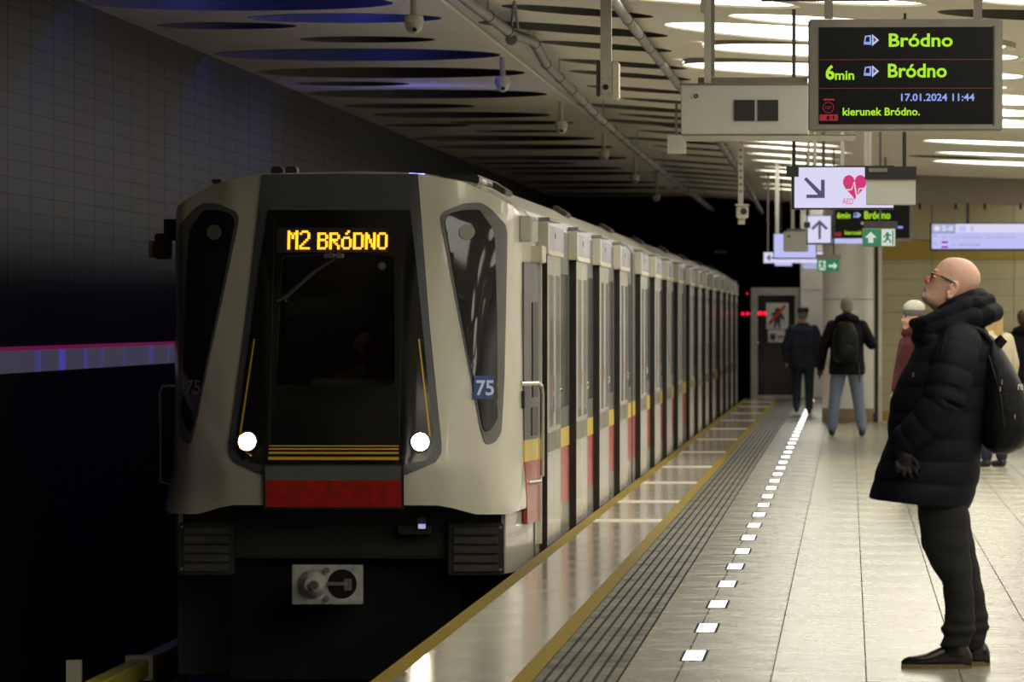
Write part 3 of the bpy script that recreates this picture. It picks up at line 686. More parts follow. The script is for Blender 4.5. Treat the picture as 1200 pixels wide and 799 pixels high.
# cluster of lit boxes on the left
Y = 95
t = thing('lit_sign', 'blank lit lilac sign partly behind the grey box, left of the up-arrow panel', 'sign', P(932, 302, Y))
pbox('sign_case', 906, 957, 273.5, 303.5, Y, .1, 'black', t); pbox('lit_panel', 907, 956, 274, 302, Y - .01, .012, 'lit_panel_blue', t); down_pole('mounting_post', 908.5, 913, 274, Y, 'pole_white', t)
t = thing('grey_box', 'small grey-white equipment box hanging in front of the blank lit sign', 'equipment box', P(932, 294, 90))
pbox('case', 918, 947, 271, 294.5, 90, .6, 'white_box', t, .01); pbox('lid', 922, 944, 268, 271, 90, .5, 'frame_grey', t); down_pole('hanger', 927, 931, 268, 90.1, 'pole_white', t)
cyl('lock', (P(924.5, 277, 90).x, 89.98, P(924.5, 277, 90).z), .018, .03, 'black', t, 12, 'Y')
Y = 102
t = thing('arrow_sign', 'long narrow lit sign with a left arrow under the blank lit sign', 'sign', P(926, 308, Y))
pbox('lit_panel', 895, 964, 295.5, 308, Y, .1, 'lit_panel', t)
pprism('arrow', [(898, 302), (902, 298), (903, 299.5), (901.5, 301.2), (906, 301.2), (906, 302.8), (901.5, 302.8), (903, 304.5), (902, 306)], Y - .01, .01, 'sign_violet', t); down_pole('mounting_post', 899, 901, 296, Y, 'frame_grey', t)
tag(pbox('small_lit_sign', 908, 928, 307.8, 311.5, 104, .06, 'lit_panel_blue'), 'tiny lit strip hanging just under the left-arrow sign', 'sign'); pbox('hanger', 915, 916, 190, 307.8, 104.03, .02, 'black', bpy.data.objects['small_lit_sign'])
tag(pbox('small_lit_sign', 941, 957, 308.5, 314.5, 103, .06, 'sign_pale'), 'small dim lit box left of the small green exit sign', 'sign'); pbox('hanger', 948, 949, 190, 308.5, 103.02, .02, 'black', bpy.data.objects['small_lit_sign.001'])
# bright sign on the right
Y = 92
t = thing('direction_sign', 'wide lit lilac direction sign on the right reading 5-6 and ul. Górczewska', 'sign', P(1150, 293, Y))
pbox('sign_case', 1089.5, 1216, 261, 294, Y, .12, 'black', t); pbox('lit_panel', 1092, 1215, 273, 291.5, Y - .01, .012, 'lit_panel_blue', t); pbox('upper_panel', 1119.5, 1215, 262.3, 272.7, Y - .01, .012, 'lit_panel', t)
pbox('number_block', 1092, 1119, 262.3, 272.5, Y - .01, .012, 'sign_pale', t)
text('lettering', '5-6', 1104, 1117, 264, 270.5, Y - .016, 'white_graphic', t, .03)
pprism('diamond', [(1093.5, 267.5), (1098, 263.5), (1102.5, 267.5), (1098, 271.5)], Y - .016, .006, 'white_graphic', t)
for yy in (277, 286): pprism('arrow', [(1094, yy - 2.5), (1098, yy - 2.5), (1098, yy - 1.5), (1096.5, yy - 1.5), (1099.5, yy + 2), (1098.8, yy + 2.7), (1095.6, yy - .8), (1095.6, yy + 1), (1094, yy + 1)], Y - .016, .006, 'sign_pale', t)
text('lettering', 'ul. Górczewska,', 1104, 1152, 274.5, 280.5, Y - .016, 'sign_pale', t, .012); text('lettering', 'Sokołowska', 1156, 1190, 274.5, 280, Y - .016, 'sign_pale', t)
pbox('purple_block', 1103.5, 1111, 282.5, 290.5, Y - .016, .006, 'purple', t); pbox('pale_bar', 1103.5, 1111, 285.5, 287.8, Y - .02, .006, 'lit_panel', t); [pbox('print_bar', a, b, 285.5, 288, Y - .016, .006, 'sign_pale', t) for a, b in ((1115.5, 1119), (1123, 1133), (1134, 1141), (1142, 1149))]
pbox('sign_divider', 1119, 1215, 272.5, 273.1, Y - .016, .006, 'sign_pale', t)
pbox('icon', 1124, 1132, 264.5, 271, Y - .016, .006, 'lit_panel_blue', t); man(t, 1139, 268, .5, Y - .016, 'sign_pale')
o = pbox('mounting_post', 1132, 1136, 238, 262, Y, .05, 'black', t)
# third rail cover at the lower left
t = thing('third_rail_cover', 'yellow third rail cover with pale bracket at the track wall, lower left corner', 'rail cover', (-5.1, 42, -1.25))
bx('cover_board', (-5.17, -5.03, 41.2, 49.5, -.97, -.85), 'rail_yellow', t, .01)
p = P(90, 772, 43.2); bx('bracket', (p.x - .05, p.x + .05, 43, 43.1, -1.28, p.z), 'cream_paint', t)
for i in range(3): bx('insulator', (-5.14, -5.06, 43.4 + i * 2.2, 43.52 + i * 2.2, -1.28, -.97), 'cream_paint', t)
bx('clamp', (-5.20, -5.0, 44.9, 45.1, -1.0, -.82), 'cream_paint', t); bx('live_rail', (-5.13, -5.07, 41.2, 70, -1.1, -1.0), 'rail_steel', t)

# ------------------------------------------------------------------ the train
TX, TY = -3.49, 42.4
train = thing('metro_train', 'white metro train at the platform with black front, red panel and orange display', 'train', (TX, TY, -1.28))
COLS = 7
ROWS = [(.28, [(0, .06), (.5, .06), (.75, .15), (1.05, .34), (1.18, .52), (1.23, .68), (1.27, 1.2)]),
        (.60, [(0, 0), (.48, 0), (.75, .10), (1.02, .33), (1.13, .56), (1.20, .95), (1.25, 1.6)]),
        (1.60, [(0, .28), (.48, .28), (.66, .34), (.93, .46), (1.145, .70), (1.215, 1.25), (1.25, 1.7)]),
        (2.30, [(0, .47), (.52, .47), (.57, .49), (.72, .53), (1.145, .76), (1.215, 1.22), (1.25, 1.7)]),
        (2.62, [(0, .56), (.54, .56), (.58, .58), (.78, .66), (1.145, 1.0), (1.215, 1.4), (1.25, 1.8)])]
def rowD(r, x):
    pts = r[1]; x = min(abs(x), 1.25)
    for (a, da), (b, db) in zip(pts, pts[1:]):
        if x <= b: return da + (db - da) * max(0, x - a) / (b - a)
    return pts[-1][1]
def D0(x, z):
    z = max(.28, min(2.62, z))
    for r0, r1 in zip(ROWS, ROWS[1:]):
        if z <= r1[0]:
            f = (z - r0[0]) / (r1[0] - r0[0]); return rowD(r0, x) * (1 - f) + rowD(r1, x) * f
def D(x, z):
    k = .035; return (2 * D0(x, z) + D0(x - k, z) + D0(x + k, z) + D0(x, z - k) + D0(x, z + k)) / 6
def inv(px, py):                       # pixel on the train front -> (x, z) on the nose surface
    d = .3
    for _ in range(14):
        p = P(px, py, TY + d); x, z = p.x - TX, p.z; d = .5 * d + .5 * D(x, z)
    return x, z
def S(x, z, off=0):                    # a point on the nose, pushed out by off along the surface normal
    e = .01; n = Vector((D(x + e, z) - D(x - e, z), -2 * e, D(x, z + e) - D(x, z - e))).normalized()
    return Vector((TX + x, TY + D(x, z), z)) + n * off
def panel(name, outline, m, off, th=.015, holes=(), step=.05, parent=train, label=None):   # a skin piece lying on the nose
    xs = [p[0] for p in outline]; zs = [p[1] for p in outline]
    vs = []; ed = []
    for poly in [outline] + list(holes):
        ids = []
        for i in range(len(poly)):
            a, b = Vector(poly[i]), Vector(poly[(i + 1) % len(poly)]); n = max(1, int((b - a).length / step))
            for k in range(n): vs.append(a.lerp(b, k / n)); ids.append(len(vs) - 1)
        ed += [(ids[i], ids[(i + 1) % len(ids)]) for i in range(len(ids))]
    x = min(xs) + step / 2
    while x < max(xs):
        z = min(zs) + step / 2
        while z < max(zs):
            if pip(x, z, outline) and not any(pip(x, z, h) for h in holes): vs.append(Vector((x, z)))
            z += step
        x += step
    vo, eo, fo, _, _, _ = geometry.delaunay_2d_cdt(vs, ed, [], 0, 1e-5)
    bm = bmesh.new(); f_ = [bm.verts.new(S(v.x, v.y, off)) for v in vo]; b_ = [bm.verts.new(S(v.x, v.y, off - th)) for v in vo]
    cnt = {}
    for f in fo:
        c = sum((vo[i] for i in f), Vector((0, 0))) / len(f)
        if not pip(c.x, c.y, outline) or any(pip(c.x, c.y, h) for h in holes): continue
        bm.faces.new([f_[i] for i in f]); bm.faces.new([b_[i] for i in reversed(f)])
        for i in range(len(f)):
            k = (f[i], f[(i + 1) % len(f)])
            if (k[1], k[0]) in cnt: del cnt[(k[1], k[0])]
            else: cnt[k] = 1
    for a, b in cnt: bm.faces.new((f_[a], b_[a], b_[b], f_[b]))
    bmesh.ops.delete(bm, geom=[v for v in bm.verts if not v.link_faces], context='VERTS')
    o = link(name, me_from(bm, name, m, True, 42), parent)
    if label: o['label'] = label
    return o
def PP(pts): return [inv(a, b) for a, b in pts]
def mirror(half): return half + [(-x, z) for x, z in reversed(half) if x > 1e-6]
def rnd(poly, r=.04, n=4):             # round the corners of an outline
    out = []
    N = len(poly)
    for i in range(N):
        p0, p1, p2 = Vector(poly[i - 1]), Vector(poly[i]), Vector(poly[(i + 1) % N])
        a = (p0 - p1); b = (p2 - p1); ra = min(r, a.length * .45); rb = min(r, b.length * .45)
        A = p1 + a.normalized() * ra; B = p1 + b.normalized() * rb
        for k in range(n + 1):
            t = k / n; q = A * (1 - t) ** 2 + p1 * 2 * t * (1 - t) + B * t * t; out.append((q.x, q.y))
    return out
c0 = lambda z: (0.0, z)
# white nose shell, open over the windscreen
top = [inv(490, 203), inv(545, 211), inv(580, 224), inv(605, 240), inv(611, 250)]
top = [(x, z) for x, z in top]
side_x = 1.215
half = [(0.0, 2.605), (.27, 2.605), (.535, 2.60), (.84, 2.545), (1.02, 2.47), (1.165, 2.385), (1.212, 2.33)]
half += [(1.215, 2.0), (1.215, 1.2), (1.222, .6), (1.23, .34), (1.225, .285), (1.17, .265), (.95, .27), (.80, .315), (.70, .335), (.0, .345)]
scr = rnd(mirror([(0.0, inv(398, 298)[1]), (inv(462, 300)[0], inv(462, 300)[1]), (inv(463, 452)[0], inv(463, 452)[1]), (0.0, inv(392, 452)[1])]), .03)
shell_outline = mirror(half)
panel('nose_shell', shell_outline, 'train_white', 0, .03, [scr], .045)
# loft from the shell's rim back to the full body section
rim = [(-1.23, .285)] + [(-x, z) for x, z in half[:11][::-1] if x > 0] + half[:11]
rim = [(-1.225, .285)] + [(-x, z) for x, z in reversed(half[1:11])] + half[:11] + [(1.225, .285)]
def bodypt(x, z):
    s = 1 if x > 0 else -1; a = abs(x)
    if a >= 1.2: return (s * 1.27, z if z < 2.3 else 2.28)
    if a > 1.1: return (s * 1.2, 2.37)
    if a > .95: return (s * 1.04, 2.47)
    if a > .7: return (s * .88, 2.565)
    if a > .4: return (s * .5, 2.63)
    if a > .1: return (s * .25, 2.645)
    return (0, 2.65)
bm = bmesh.new(); R = []
DB = 1.95
for k in range(5):
    f = k / 4; row = []
    for x, z in rim:
        p = S(x, z); q = bodypt(x, z); qv = Vector((TX + q[0], TY + DB, q[1]))
        row.append(bm.verts.new(p.lerp(qv, f)))
    R.append(row)
for r0, r1 in zip(R, R[1:]):
    for i in range(len(r0) - 1): bm.faces.new((r0[i], r0[i + 1], r1[i + 1], r1[i]))
link('cab_side', me_from(bm, 'cab_side', 'train_white', True, 25), train)
# car bodies: section with painted side stripes
def section(z_low=-.92):
    r = [(1.27, z_low), (1.27, .17), (1.27, .606), (1.27, .756), (1.27, 2.28), (1.2, 2.37), (1.04, 2.47), (.88, 2.565), (.5, 2.63), (0, 2.65)]
    return r + [(-x, z) for x, z in reversed(r[:-1])]
segm = [0, 1, 2, 3, 3, 4, 4, 4, 4]
segm = segm + segm[::-1]
BM = ['train_white', 'side_red', 'side_yellow', 'slate', 'roof']
def carbody(y0, y1):
    bm = bmesh.new(); sec = section(); A = [bm.verts.new((TX + x, y0, z)) for x, z in sec]; B = [bm.verts.new((TX + x, y1, z)) for x, z in sec]
    for i in range(len(sec) - 1): bm.faces.new((A[i], A[i + 1], B[i + 1], B[i])).material_index = segm[i]
    bm.faces.new(A).material_index = 3; bm.faces.new(B[::-1]).material_index = 3; bm.faces.new((A[0], A[-1], B[-1], B[0])).material_index = 3
    return link('car_body', me_from(bm, 'car_body', BM, True, 20), train)
# the first car: lower skirt begins behind the nose
carbody(TY + 1.95, 64.0); pitch = 20.2
for k in range(1, 4): carbody(64.35 + pitch * (k - 1), 64.0 + pitch * k)
for k in range(3): bx('gangway', (TX - 1.1, TX + 1.1, 64.0 + pitch * k, 64.35 + pitch * k, -.8, 2.4), 'rubber', train)
# doors on the platform side
XB = TX + 1.27; XD = XB + .056
L1 = 1.02
def leafme():
    bm = bmesh.new(); box(bm, XB - .02, XD, 0, L1 - .015, -.04, 2.08); bmesh.ops.bevel(bm, geom=[e for e in bm.edges], offset=.008, segments=1, affect='EDGES')
    return me_from(bm, 'door_leaf', 'door_white', True, 30)
leaf = leafme(); win = boxme('door_window', (XD - .01, XD + .004, .2, .82, .82, 1.92), 'door_glass')
low = boxme('door_kick', (XD - .01, XD + .002, .03, L1 - .04, .64, .78), 'frame_grey')
seal = boxme('door_seal', (XB - .02, XD - .001, -.05, -.005, -.05, 2.09), 'rubber')
head = boxme('door_header', (XB - .02, XD + .012, -.04, 2.25, 2.085, 2.28), 'header_metal', .006)
brk = boxme('header_bracket', (XB - .02, XD + .014, -.2, -.035, 2.07, 2.30), 'cream_paint', .006)
trim_ = boxme('header_trim', (XB - .02, XD + .014, -.04, 2.25, 2.065, 2.10), 'cream_paint')
railm = boxme('header_rail', (XB - .02, XD + .01, .1, 1.9, 2.315, 2.335), 'chrome')
bm = bmesh.new(); cyl_into(bm, (XD - .003, 0, 0), .055, .009, 20, 'X'); stk = me_from(bm, 'sticker', 'sticker_red'); stkb = stk.copy(); stkb.materials[0] = M['sticker_blue']
bm = bmesh.new(); cyl_into(bm, (XD + .006, 0, 0), .022, .01, 12, 'X'); keym = me_from(bm, 'header_lock', 'black')
bm = bmesh.new(); tube_into(bm, [(XB, 0, 1.02), (XB + .05, 0, 1.02), (XB + .05, 0, 1.07), (XB, 0, 1.07)], .012, 6); hnd = me_from(bm, 'side_handle', 'chrome', True)
wpane = boxme('side_window', (XB - .01, XB + .004, .15, 2.3, .92, 1.95), 'window_grey')
ventm = boxme('roof_vent', (-.07, .07, 0, .9, -.02, .025), 'under', .01)
for k in range(4):
    for j, y in enumerate((45.05, 49.85, 54.5, 59.35)):
        y += pitch * k
        for n_ in range(2):
            lf = link('door_leaf', leaf, train, (0, y + n_ * L1, 0)); o = link('door_window', win, lf, (0, y + n_ * L1, 0))
            link('door_kick', low, lf, (0, y + n_ * L1, 0))
            if n_ == 0 or (k == 0 and j == 0): pass
            if n_ == 0:
                o = link('sticker', stk, lf, (0, y + .88, 1.13))
                if k == 0 and j == 0: o = link('sticker', stkb, lf, (0, y + .88, .98)); o['label'] = 'blue round sticker'
        link('door_seal', seal, train, (0, y, 0))
        hd = link('door_header', head, train, (0, y, 0)); link('header_bracket', brk, hd, (0, y, 0)); link('header_trim', trim_, hd, (0, y, 0)); link('header_rail', railm, hd, (0, y, 0)); link('header_lock', keym, hd, (0, y + .9, 2.21))
        if k < 2: link('side_handle', hnd, train, (0, y + 2.35, 0))
        link('side_window', wpane, train, (0, y + 2.15, 0))
    for yy in (3.2, 13): 
        o = link('roof_vent', ventm, train, (TX + .93, TY + yy + pitch * k, 2.555)); o.rotation_euler = (0, math.radians(31), 0)
# cab side between the nose and the first door: grey door, stripes, slot, grab rail
def sidebox(name, y0, y1, z0, z1, m, x=.006, dx=.02): return bx(name, (XB - dx, XB + x, y0, y1, z0, z1), m, train)
ya = TY + 1.35; yb = 44.98
def lat(y): return 1.22 + .05 * min(1, max(0, (y - TY - 1.2) / .75))
def latz(y, z):
    dr = D(1.217, max(.3, z)); return 1.217 + .053 * min(1, max(0, (y - TY - dr) / (1.95 - dr)))
def cabside(name, y0, y1, z0, z1, m, off):
    bm = bmesh.new(); ny, nz = 8, max(1, int((z1 - z0) / .12)); G = {}
    for i in range(ny + 1):
        for j in range(nz + 1):
            y = y0 + (y1 - y0) * i / ny; z = z0 + (z1 - z0) * j / nz
            for q, o_ in ((0, off), (1, off - .03)): G[i, j, q] = bm.verts.new((TX + latz(y, z) + o_, y, z))
    for i in range(ny):
        for j in range(nz):
            bm.faces.new((G[i, j, 0], G[i + 1, j, 0], G[i + 1, j + 1, 0], G[i, j + 1, 0])); bm.faces.new((G[i, j, 1], G[i, j + 1, 1], G[i + 1, j + 1, 1], G[i + 1, j, 1]))
    for i in range(ny):
        for j in (0, nz): bm.faces.new((G[i, j, 0], G[i + 1, j, 0], G[i + 1, j, 1], G[i, j, 1]))
    for j in range(nz):
        for i in (0, ny): bm.faces.new((G[i, j, 0], G[i, j + 1, 0], G[i, j + 1, 1], G[i, j, 1]))
    return link(name, me_from(bm, name, m, True, 30), train)
for z0, z1, m_ in ((.17, .606, 'side_red'), (.606, .756, 'side_yellow'), (.756, 2.0, 'slate')): cabside('cab_door_panel', TY + 1.27, yb, z0, z1, m_, .01)
cabside('cab_door_window', ya + .35, ya + .75, 1.05, 1.72, 'black', .018); cabside('cab_door_slot', ya + .3, ya + .62, .78, .98, 'black', .018)
cabside('door_frame_strip', ya + .9, ya + 1.02, .0, 2.0, 'door_white', .03)
cabside('side_light', ya + 1.04, ya + 1.1, 1.42, 1.72, 'amber', .02)
tube('grab_rail', [S(1.21, 1.15), S(1.21, 1.15) + Vector((.1, .35, 0)), Vector((TX + 1.33, TY + 1.62, 1.13)), Vector((TX + 1.335, TY + 1.65, 1.08)), Vector((TX + 1.335, TY + 1.65, .5)), Vector((TX + 1.325, TY + 1.6, .46)), Vector((TX + 1.23, TY + 1.5, .45))], .016, 'chrome', train, 10)
p = S(1.2, 1.06); bx('rail_mount', (TX + 1.19, TX + 1.235, TY + 1.2, TY + 1.32, .98, 1.1), 'black', train)
tube('grab_rail', [Vector((TX - 1.24, TY + 1.5, 1.13)), Vector((TX - 1.33, TY + 1.5, 1.13)), Vector((TX - 1.345, TY + 1.5, 1.08)), Vector((TX - 1.345, TY + 1.5, .46)), Vector((TX - 1.24, TY + 1.5, .42))], .012, 'chrome', train, 8)
# front corner cover over the cab door head, brackets at the cantrail
bx('cantrail_cover', (TX + 1.2, TX + 1.285, TY + 1.15, TY + 2.1, 2.14, 2.32), 'train_white', train, .01)
bx('cantrail_bracket', (TX + 1.22, TX + 1.33, TY + 1.75, TY + 2.35, 2.0, 2.12), 'cream_paint', train, .006)
# grey frame, black front glass
fr = mirror([(0.0, 2.598)] + PP([(489.5, 204.5), (503, 380), (517, 520), (516.5, 532), (510, 542), (472.5, 557)]) + [(0.0, inv(392, 557)[1])])
panel('front_frame', fr, 'slate', .012, .015, [scr])
mk = mirror([(0.0, inv(397, 247)[1])] + PP([(481, 247), (495, 390), (508, 518), (505, 531), (498, 540), (473, 545)]) + [(0.0, inv(392, 545)[1])])
panel('front_glass', mk, 'train_black', .02, .012, [scr])
cen = mirror([(0.0, inv(392, 547)[1])] + PP([(472, 547), (472, 562)]) + [(0.0, inv(392, 562)[1])])
panel('lower_flap', cen, 'train_grey', .022, .02)
red = mirror([(0.0, inv(392, 562)[1])] + PP([(472, 562), (472.5, 593)]) + [(0.0, inv(392, 593)[1])])
panel('red_panel', red, 'train_red', .026, .02, label='red lower panel under the stripes')
blk = mirror([(0.0, inv(392, 593)[1])] + PP([(473, 593), (473, 596)]) + [(0.0, inv(392, 596)[1])])
panel('panel_edge', blk, 'black', .03, .03)
for x in (1, -1):
    xx = inv(472, 560)[0] * x
    panel('panel_seam', [(xx - .006, .31), (xx + .006, .31), (xx + .006, inv(472, 545)[1]), (xx - .006, inv(472, 545)[1])], 'black', .03, .02)
    xs_ = inv(470, 400)[0] * x
    panel('glass_seam', [(xs_ - .004, inv(470, 520)[1]), (xs_ + .004, inv(470, 520)[1]), (xs_ + .004, inv(475, 255)[1]), (xs_ - .004, inv(475, 255)[1])], 'black', .022, .01)
for y0, y1 in ((522.8, 524.2), (526.2, 527.9), (530.4, 532.8), (536.3, 539.8)):
    panel('front_stripe', mirror([(0.0, inv(392, y0)[1]), inv(467.5, y0), inv(467.5, y1), (0.0, inv(392, y1)[1])]), 'train_yellow', .024, .008)
ln = PP([(489.2, 398), (490.8, 398), (502.5, 500), (504, 520), (501, 528), (487, 536), (486, 534.5), (499, 526.5), (501.7, 519), (500.2, 500)])
panel('side_stripe', ln, 'train_yellow', .024, .008); panel('side_stripe', [(-x, z) for x, z in reversed(ln)], 'train_yellow', .024, .008)
# windscreen, cab interior, driver
panel('windscreen', scr, 'windscreen', -.004, .006)
xs0, xs1 = min(p[0] for p in scr), max(p[0] for p in scr); zs0, zs1 = min(p[1] for p in scr), max(p[1] for p in scr)
bm = bmesh.new()
box(bm, TX - .9, TX + .9, TY + 1.9, TY + 1.93, .6, 2.5)
box(bm, TX - .55, TX - .5, TY + .62, TY + 1.9, .8, 2.3); box(bm, TX + .5, TX + .55, TY + .62, TY + 1.9, .8, 2.3); box(bm, TX - .55, TX + .55, TY + .62, TY + 1.9, 2.28, 2.3); box(bm, TX - .55, TX + .55, TY + .45, TY + 1.9, .8, .83)
link('cab_interior', me_from(bm, 'cab_interior', 'frame_grey'), train)
ld = bpy.data.lights.new('cab_fill_light', 'POINT'); ld.energy = .5; ld.color = (1, .8, .6); ld.shadow_soft_size = .05  # warm fill light added so the driver shows behind the glass
l = bpy.data.objects.new('cab_fill_light', ld); C.objects.link(l); l.location = (TX - .1, TY + .85, 2.1)
bx('driver_desk', (TX - .2, TX + .42, TY + .62, TY + .9, 1.12, 1.19), 'cream_paint', train, .01)
pbox('blind_panel', 338, 462, 345, 372, TY + .8, .02, 'frame_grey', train)
# destination display: a dot matrix
GL = {'M': ['10001', '11011', '10101', '10101', '10001', '10001', '10001', '10001', '10001'], '2': ['01110', '10001', '00001', '00001', '00010', '00100', '01000', '10000', '11111'],
      'B': ['', '11110', '10001', '10001', '11110', '10001', '10001', '10001', '11110'], 'R': ['', '11110', '10001', '10001', '11110', '10100', '10010', '10001', '10001'],
      'o': ['00010', '00100', '', '01110', '10001', '10001', '10001', '10001', '01110'], 'D': ['', '11110', '10001', '10001', '10001', '10001', '10001', '10001', '11110'],
      'N': ['', '10001', '11001', '11001', '10101', '10101', '10011', '10011', '10001'], 'O': ['', '01110', '10001', '10001', '10001', '10001', '10001', '10001', '01110'], ' ': []}
ax0, az0 = inv(324, 297); ax1, az1 = inv(455, 268)
panel('display_backing', [(ax0, az0), (ax1, az0), (ax1, az1), (ax0, az1)], 'black', .026, .01)
x0, z1 = inv(338, 271.5); x1, z0 = inv(440, 293.5)
ncol = 5 * 7 + 6 + 3
cw = (x1 - x0) / (8 * 6 - 1 - 3); chh = (z1 - z0) / 9
bm = bmesh.new(); cx = 0
for ch in 'M2 BRoDNO':
    if ch == ' ':
        cx += 3; link('display_lettering', me_from(bm, 'display_lettering', 'amber'), train)['label'] = 'orange lettering M2'; bm = bmesh.new(); continue
    for r_, line in enumerate(GL[ch]):
        c_ = 0
        while c_ < len(line):
            if line[c_] == '1':
                e_ = c_
                while e_ + 1 < len(line) and line[e_ + 1] == '1': e_ += 1
                a = S(x0 + (cx + c_ - .1) * cw, z1 - (r_ + 1.0) * chh, .03); b = S(x0 + (cx + e_ + 1.15) * cw, z1 - (r_ - .02) * chh, .03)
                box(bm, a.x, b.x, min(a.y, b.y) - .008, max(a.y, b.y) + .004, a.z, b.z); c_ = e_ + 1
            else: c_ += 1
    cx += 6
link('display_lettering', me_from(bm, 'display_lettering', 'amber'), train)['label'] = 'orange lettering BRÓDNO'
# wiper
def on(px, py, off=.04): x, z = inv(px, py); return S(x, z, off)
w_ = tube('wiper', [on(398, 302), on(366, 322), on(334, 350), on(327, 354)], .012, 'black', train, 8); tube('wiper_blade', [on(334, 352, .03), on(352, 336, .03), on(380, 312, .03)], .006, 'slate', w_, 6)
for a in (388, 398): 
    p = on(a, 301, .04); cyl('wiper_pivot', (p.x, p.y - .03, p.z), .02, .05, 'chrome', w_, 14, 'Y')
p = on(392, 301, .03); bx('pivot_plate', (p.x - .07, p.x + .07, p.y - .015, p.y + .01, p.z - .015, p.z + .015), 'steel', w_, .005)
for a in (326, 336): p = on(a, 354, .03); cyl('wiper_joint', (p.x, p.y - .02, p.z), .008, .03, 'chrome', w_, 10, 'Y')
p = on(448, 313, .03); cyl('front_camera', (p.x, p.y - .01, p.z), .028, .03, 'slate', train, 20, 'Y'); cyl('camera_glass', (p.x, p.y - .015, p.z), .014, .03, 'frame_grey', bpy.data.objects['front_camera'], 16, 'Y')
# headlamps
for i, (a, b) in enumerate(((292, 518.5), (491, 519))):
    p = on(a, b, .03)
    bm = bmesh.new(); tube_into(bm, [(p.x, p.y + .06, p.z), (p.x, p.y - .02, p.z), (p.x, p.y - .027, p.z)], [.075, .073, .062], 28, cap=False); h = link('headlamp_rim', me_from(bm, 'headlamp_rim', 'slate', True, 40), train)
    bm = bmesh.new(); tube_into(bm, [(p.x, p.y + .03, p.z), (p.x, p.y - .018, p.z), (p.x, p.y - .03, p.z)], [.06, .058, .035], 28); link('headlamp', me_from(bm, 'headlamp', 'headlamp', True), h)
# side windows in the nose
sw = PP([(516.5, 253), (521, 247.5), (543, 238.5), (563, 237.5), (574, 244), (592, 263), (594, 274), (590.5, 440), (587, 506), (581, 517), (573.5, 521), (567.6, 519), (562.5, 503), (551, 440), (530, 333), (517, 262)])
sg = PP([(521, 258), (527, 250), (543, 246.5), (561, 246.5), (576, 267), (579, 280), (581, 375), (581.5, 490), (576, 500), (569.5, 507), (565.5, 503), (553, 440), (533, 333), (521.5, 264)])
for s_ in (1, -1):
    f = (lambda q: q) if s_ == 1 else (lambda q: [(-x, z) for x, z in reversed(q)])
    panel('side_window_frame', rnd(f(sw), .02, 2), 'train_grey', .006, .012, step=.04); gl = panel('side_window_glass', rnd(f(sg), .02, 2), 'side_glass', .014, .012, step=.04)
    x, z = inv(546, 272.5); p = S(x * s_, z, .016)
    n_ = 24; e_ = 9 / 172
    panel('round_reflection', [(x * s_ + e_ * math.cos(2 * PI * i / n_), z + e_ * math.sin(2 * PI * i / n_)) for i in range(n_)], 'frame_grey', .02, .01)  # grey disc stands in for a round reflection in the glass
def rot_text(s, cxz, wz, m, parent, off):   # text laid on the nose surface
    cu = bpy.data.curves.new('t', 'FONT'); cu.body = s; cu.size = 1; cu.offset = .02; cu.extrude = 0
    t = bpy.data.objects.new('tmp', cu); C.objects.link(t); bpy.context.view_layer.update()
    me = bpy.data.meshes.new_from_object(t.evaluated_get(bpy.context.evaluated_depsgraph_get())); bpy.data.objects.remove(t)
    xs = [v.co.x for v in me.vertices]; ys = [v.co.y for v in me.vertices]
    for v in me.vertices:
        u = (v.co.x - min(xs)) / (max(xs) - min(xs)); w2 = (v.co.y - min(ys)) / (max(ys) - min(ys))
        v.co = S(cxz[0] + (u - .5) * wz[0], cxz[1] + (w2 - .5) * wz[1], off)
    me.name = 'number'; me.materials.clear(); me.materials.append(M[m]); return link('number', me, parent)
a, b = inv(553.5, 468), inv(576.5, 440.5)
pl_ = panel('number_plate', [(a[0], a[1]), (b[0] - .003, a[1]), (b[0], b[1]), (a[0], b[1])], 'plate_blue', .02, .008)
rot_text('75', ((a[0] + b[0]) / 2 + .002, (a[1] + b[1]) / 2 - .005), ((b[0] - a[0]) * .88, (b[1] - a[1]) * .66), 'plate_white', pl_, .026)
rot_text('75', (-(a[0] + b[0]) / 2 - .0, (a[1] + b[1]) / 2), ((b[0] - a[0]) * .88, (b[1] - a[1]) * .62), 'plate_dim', train, .022)
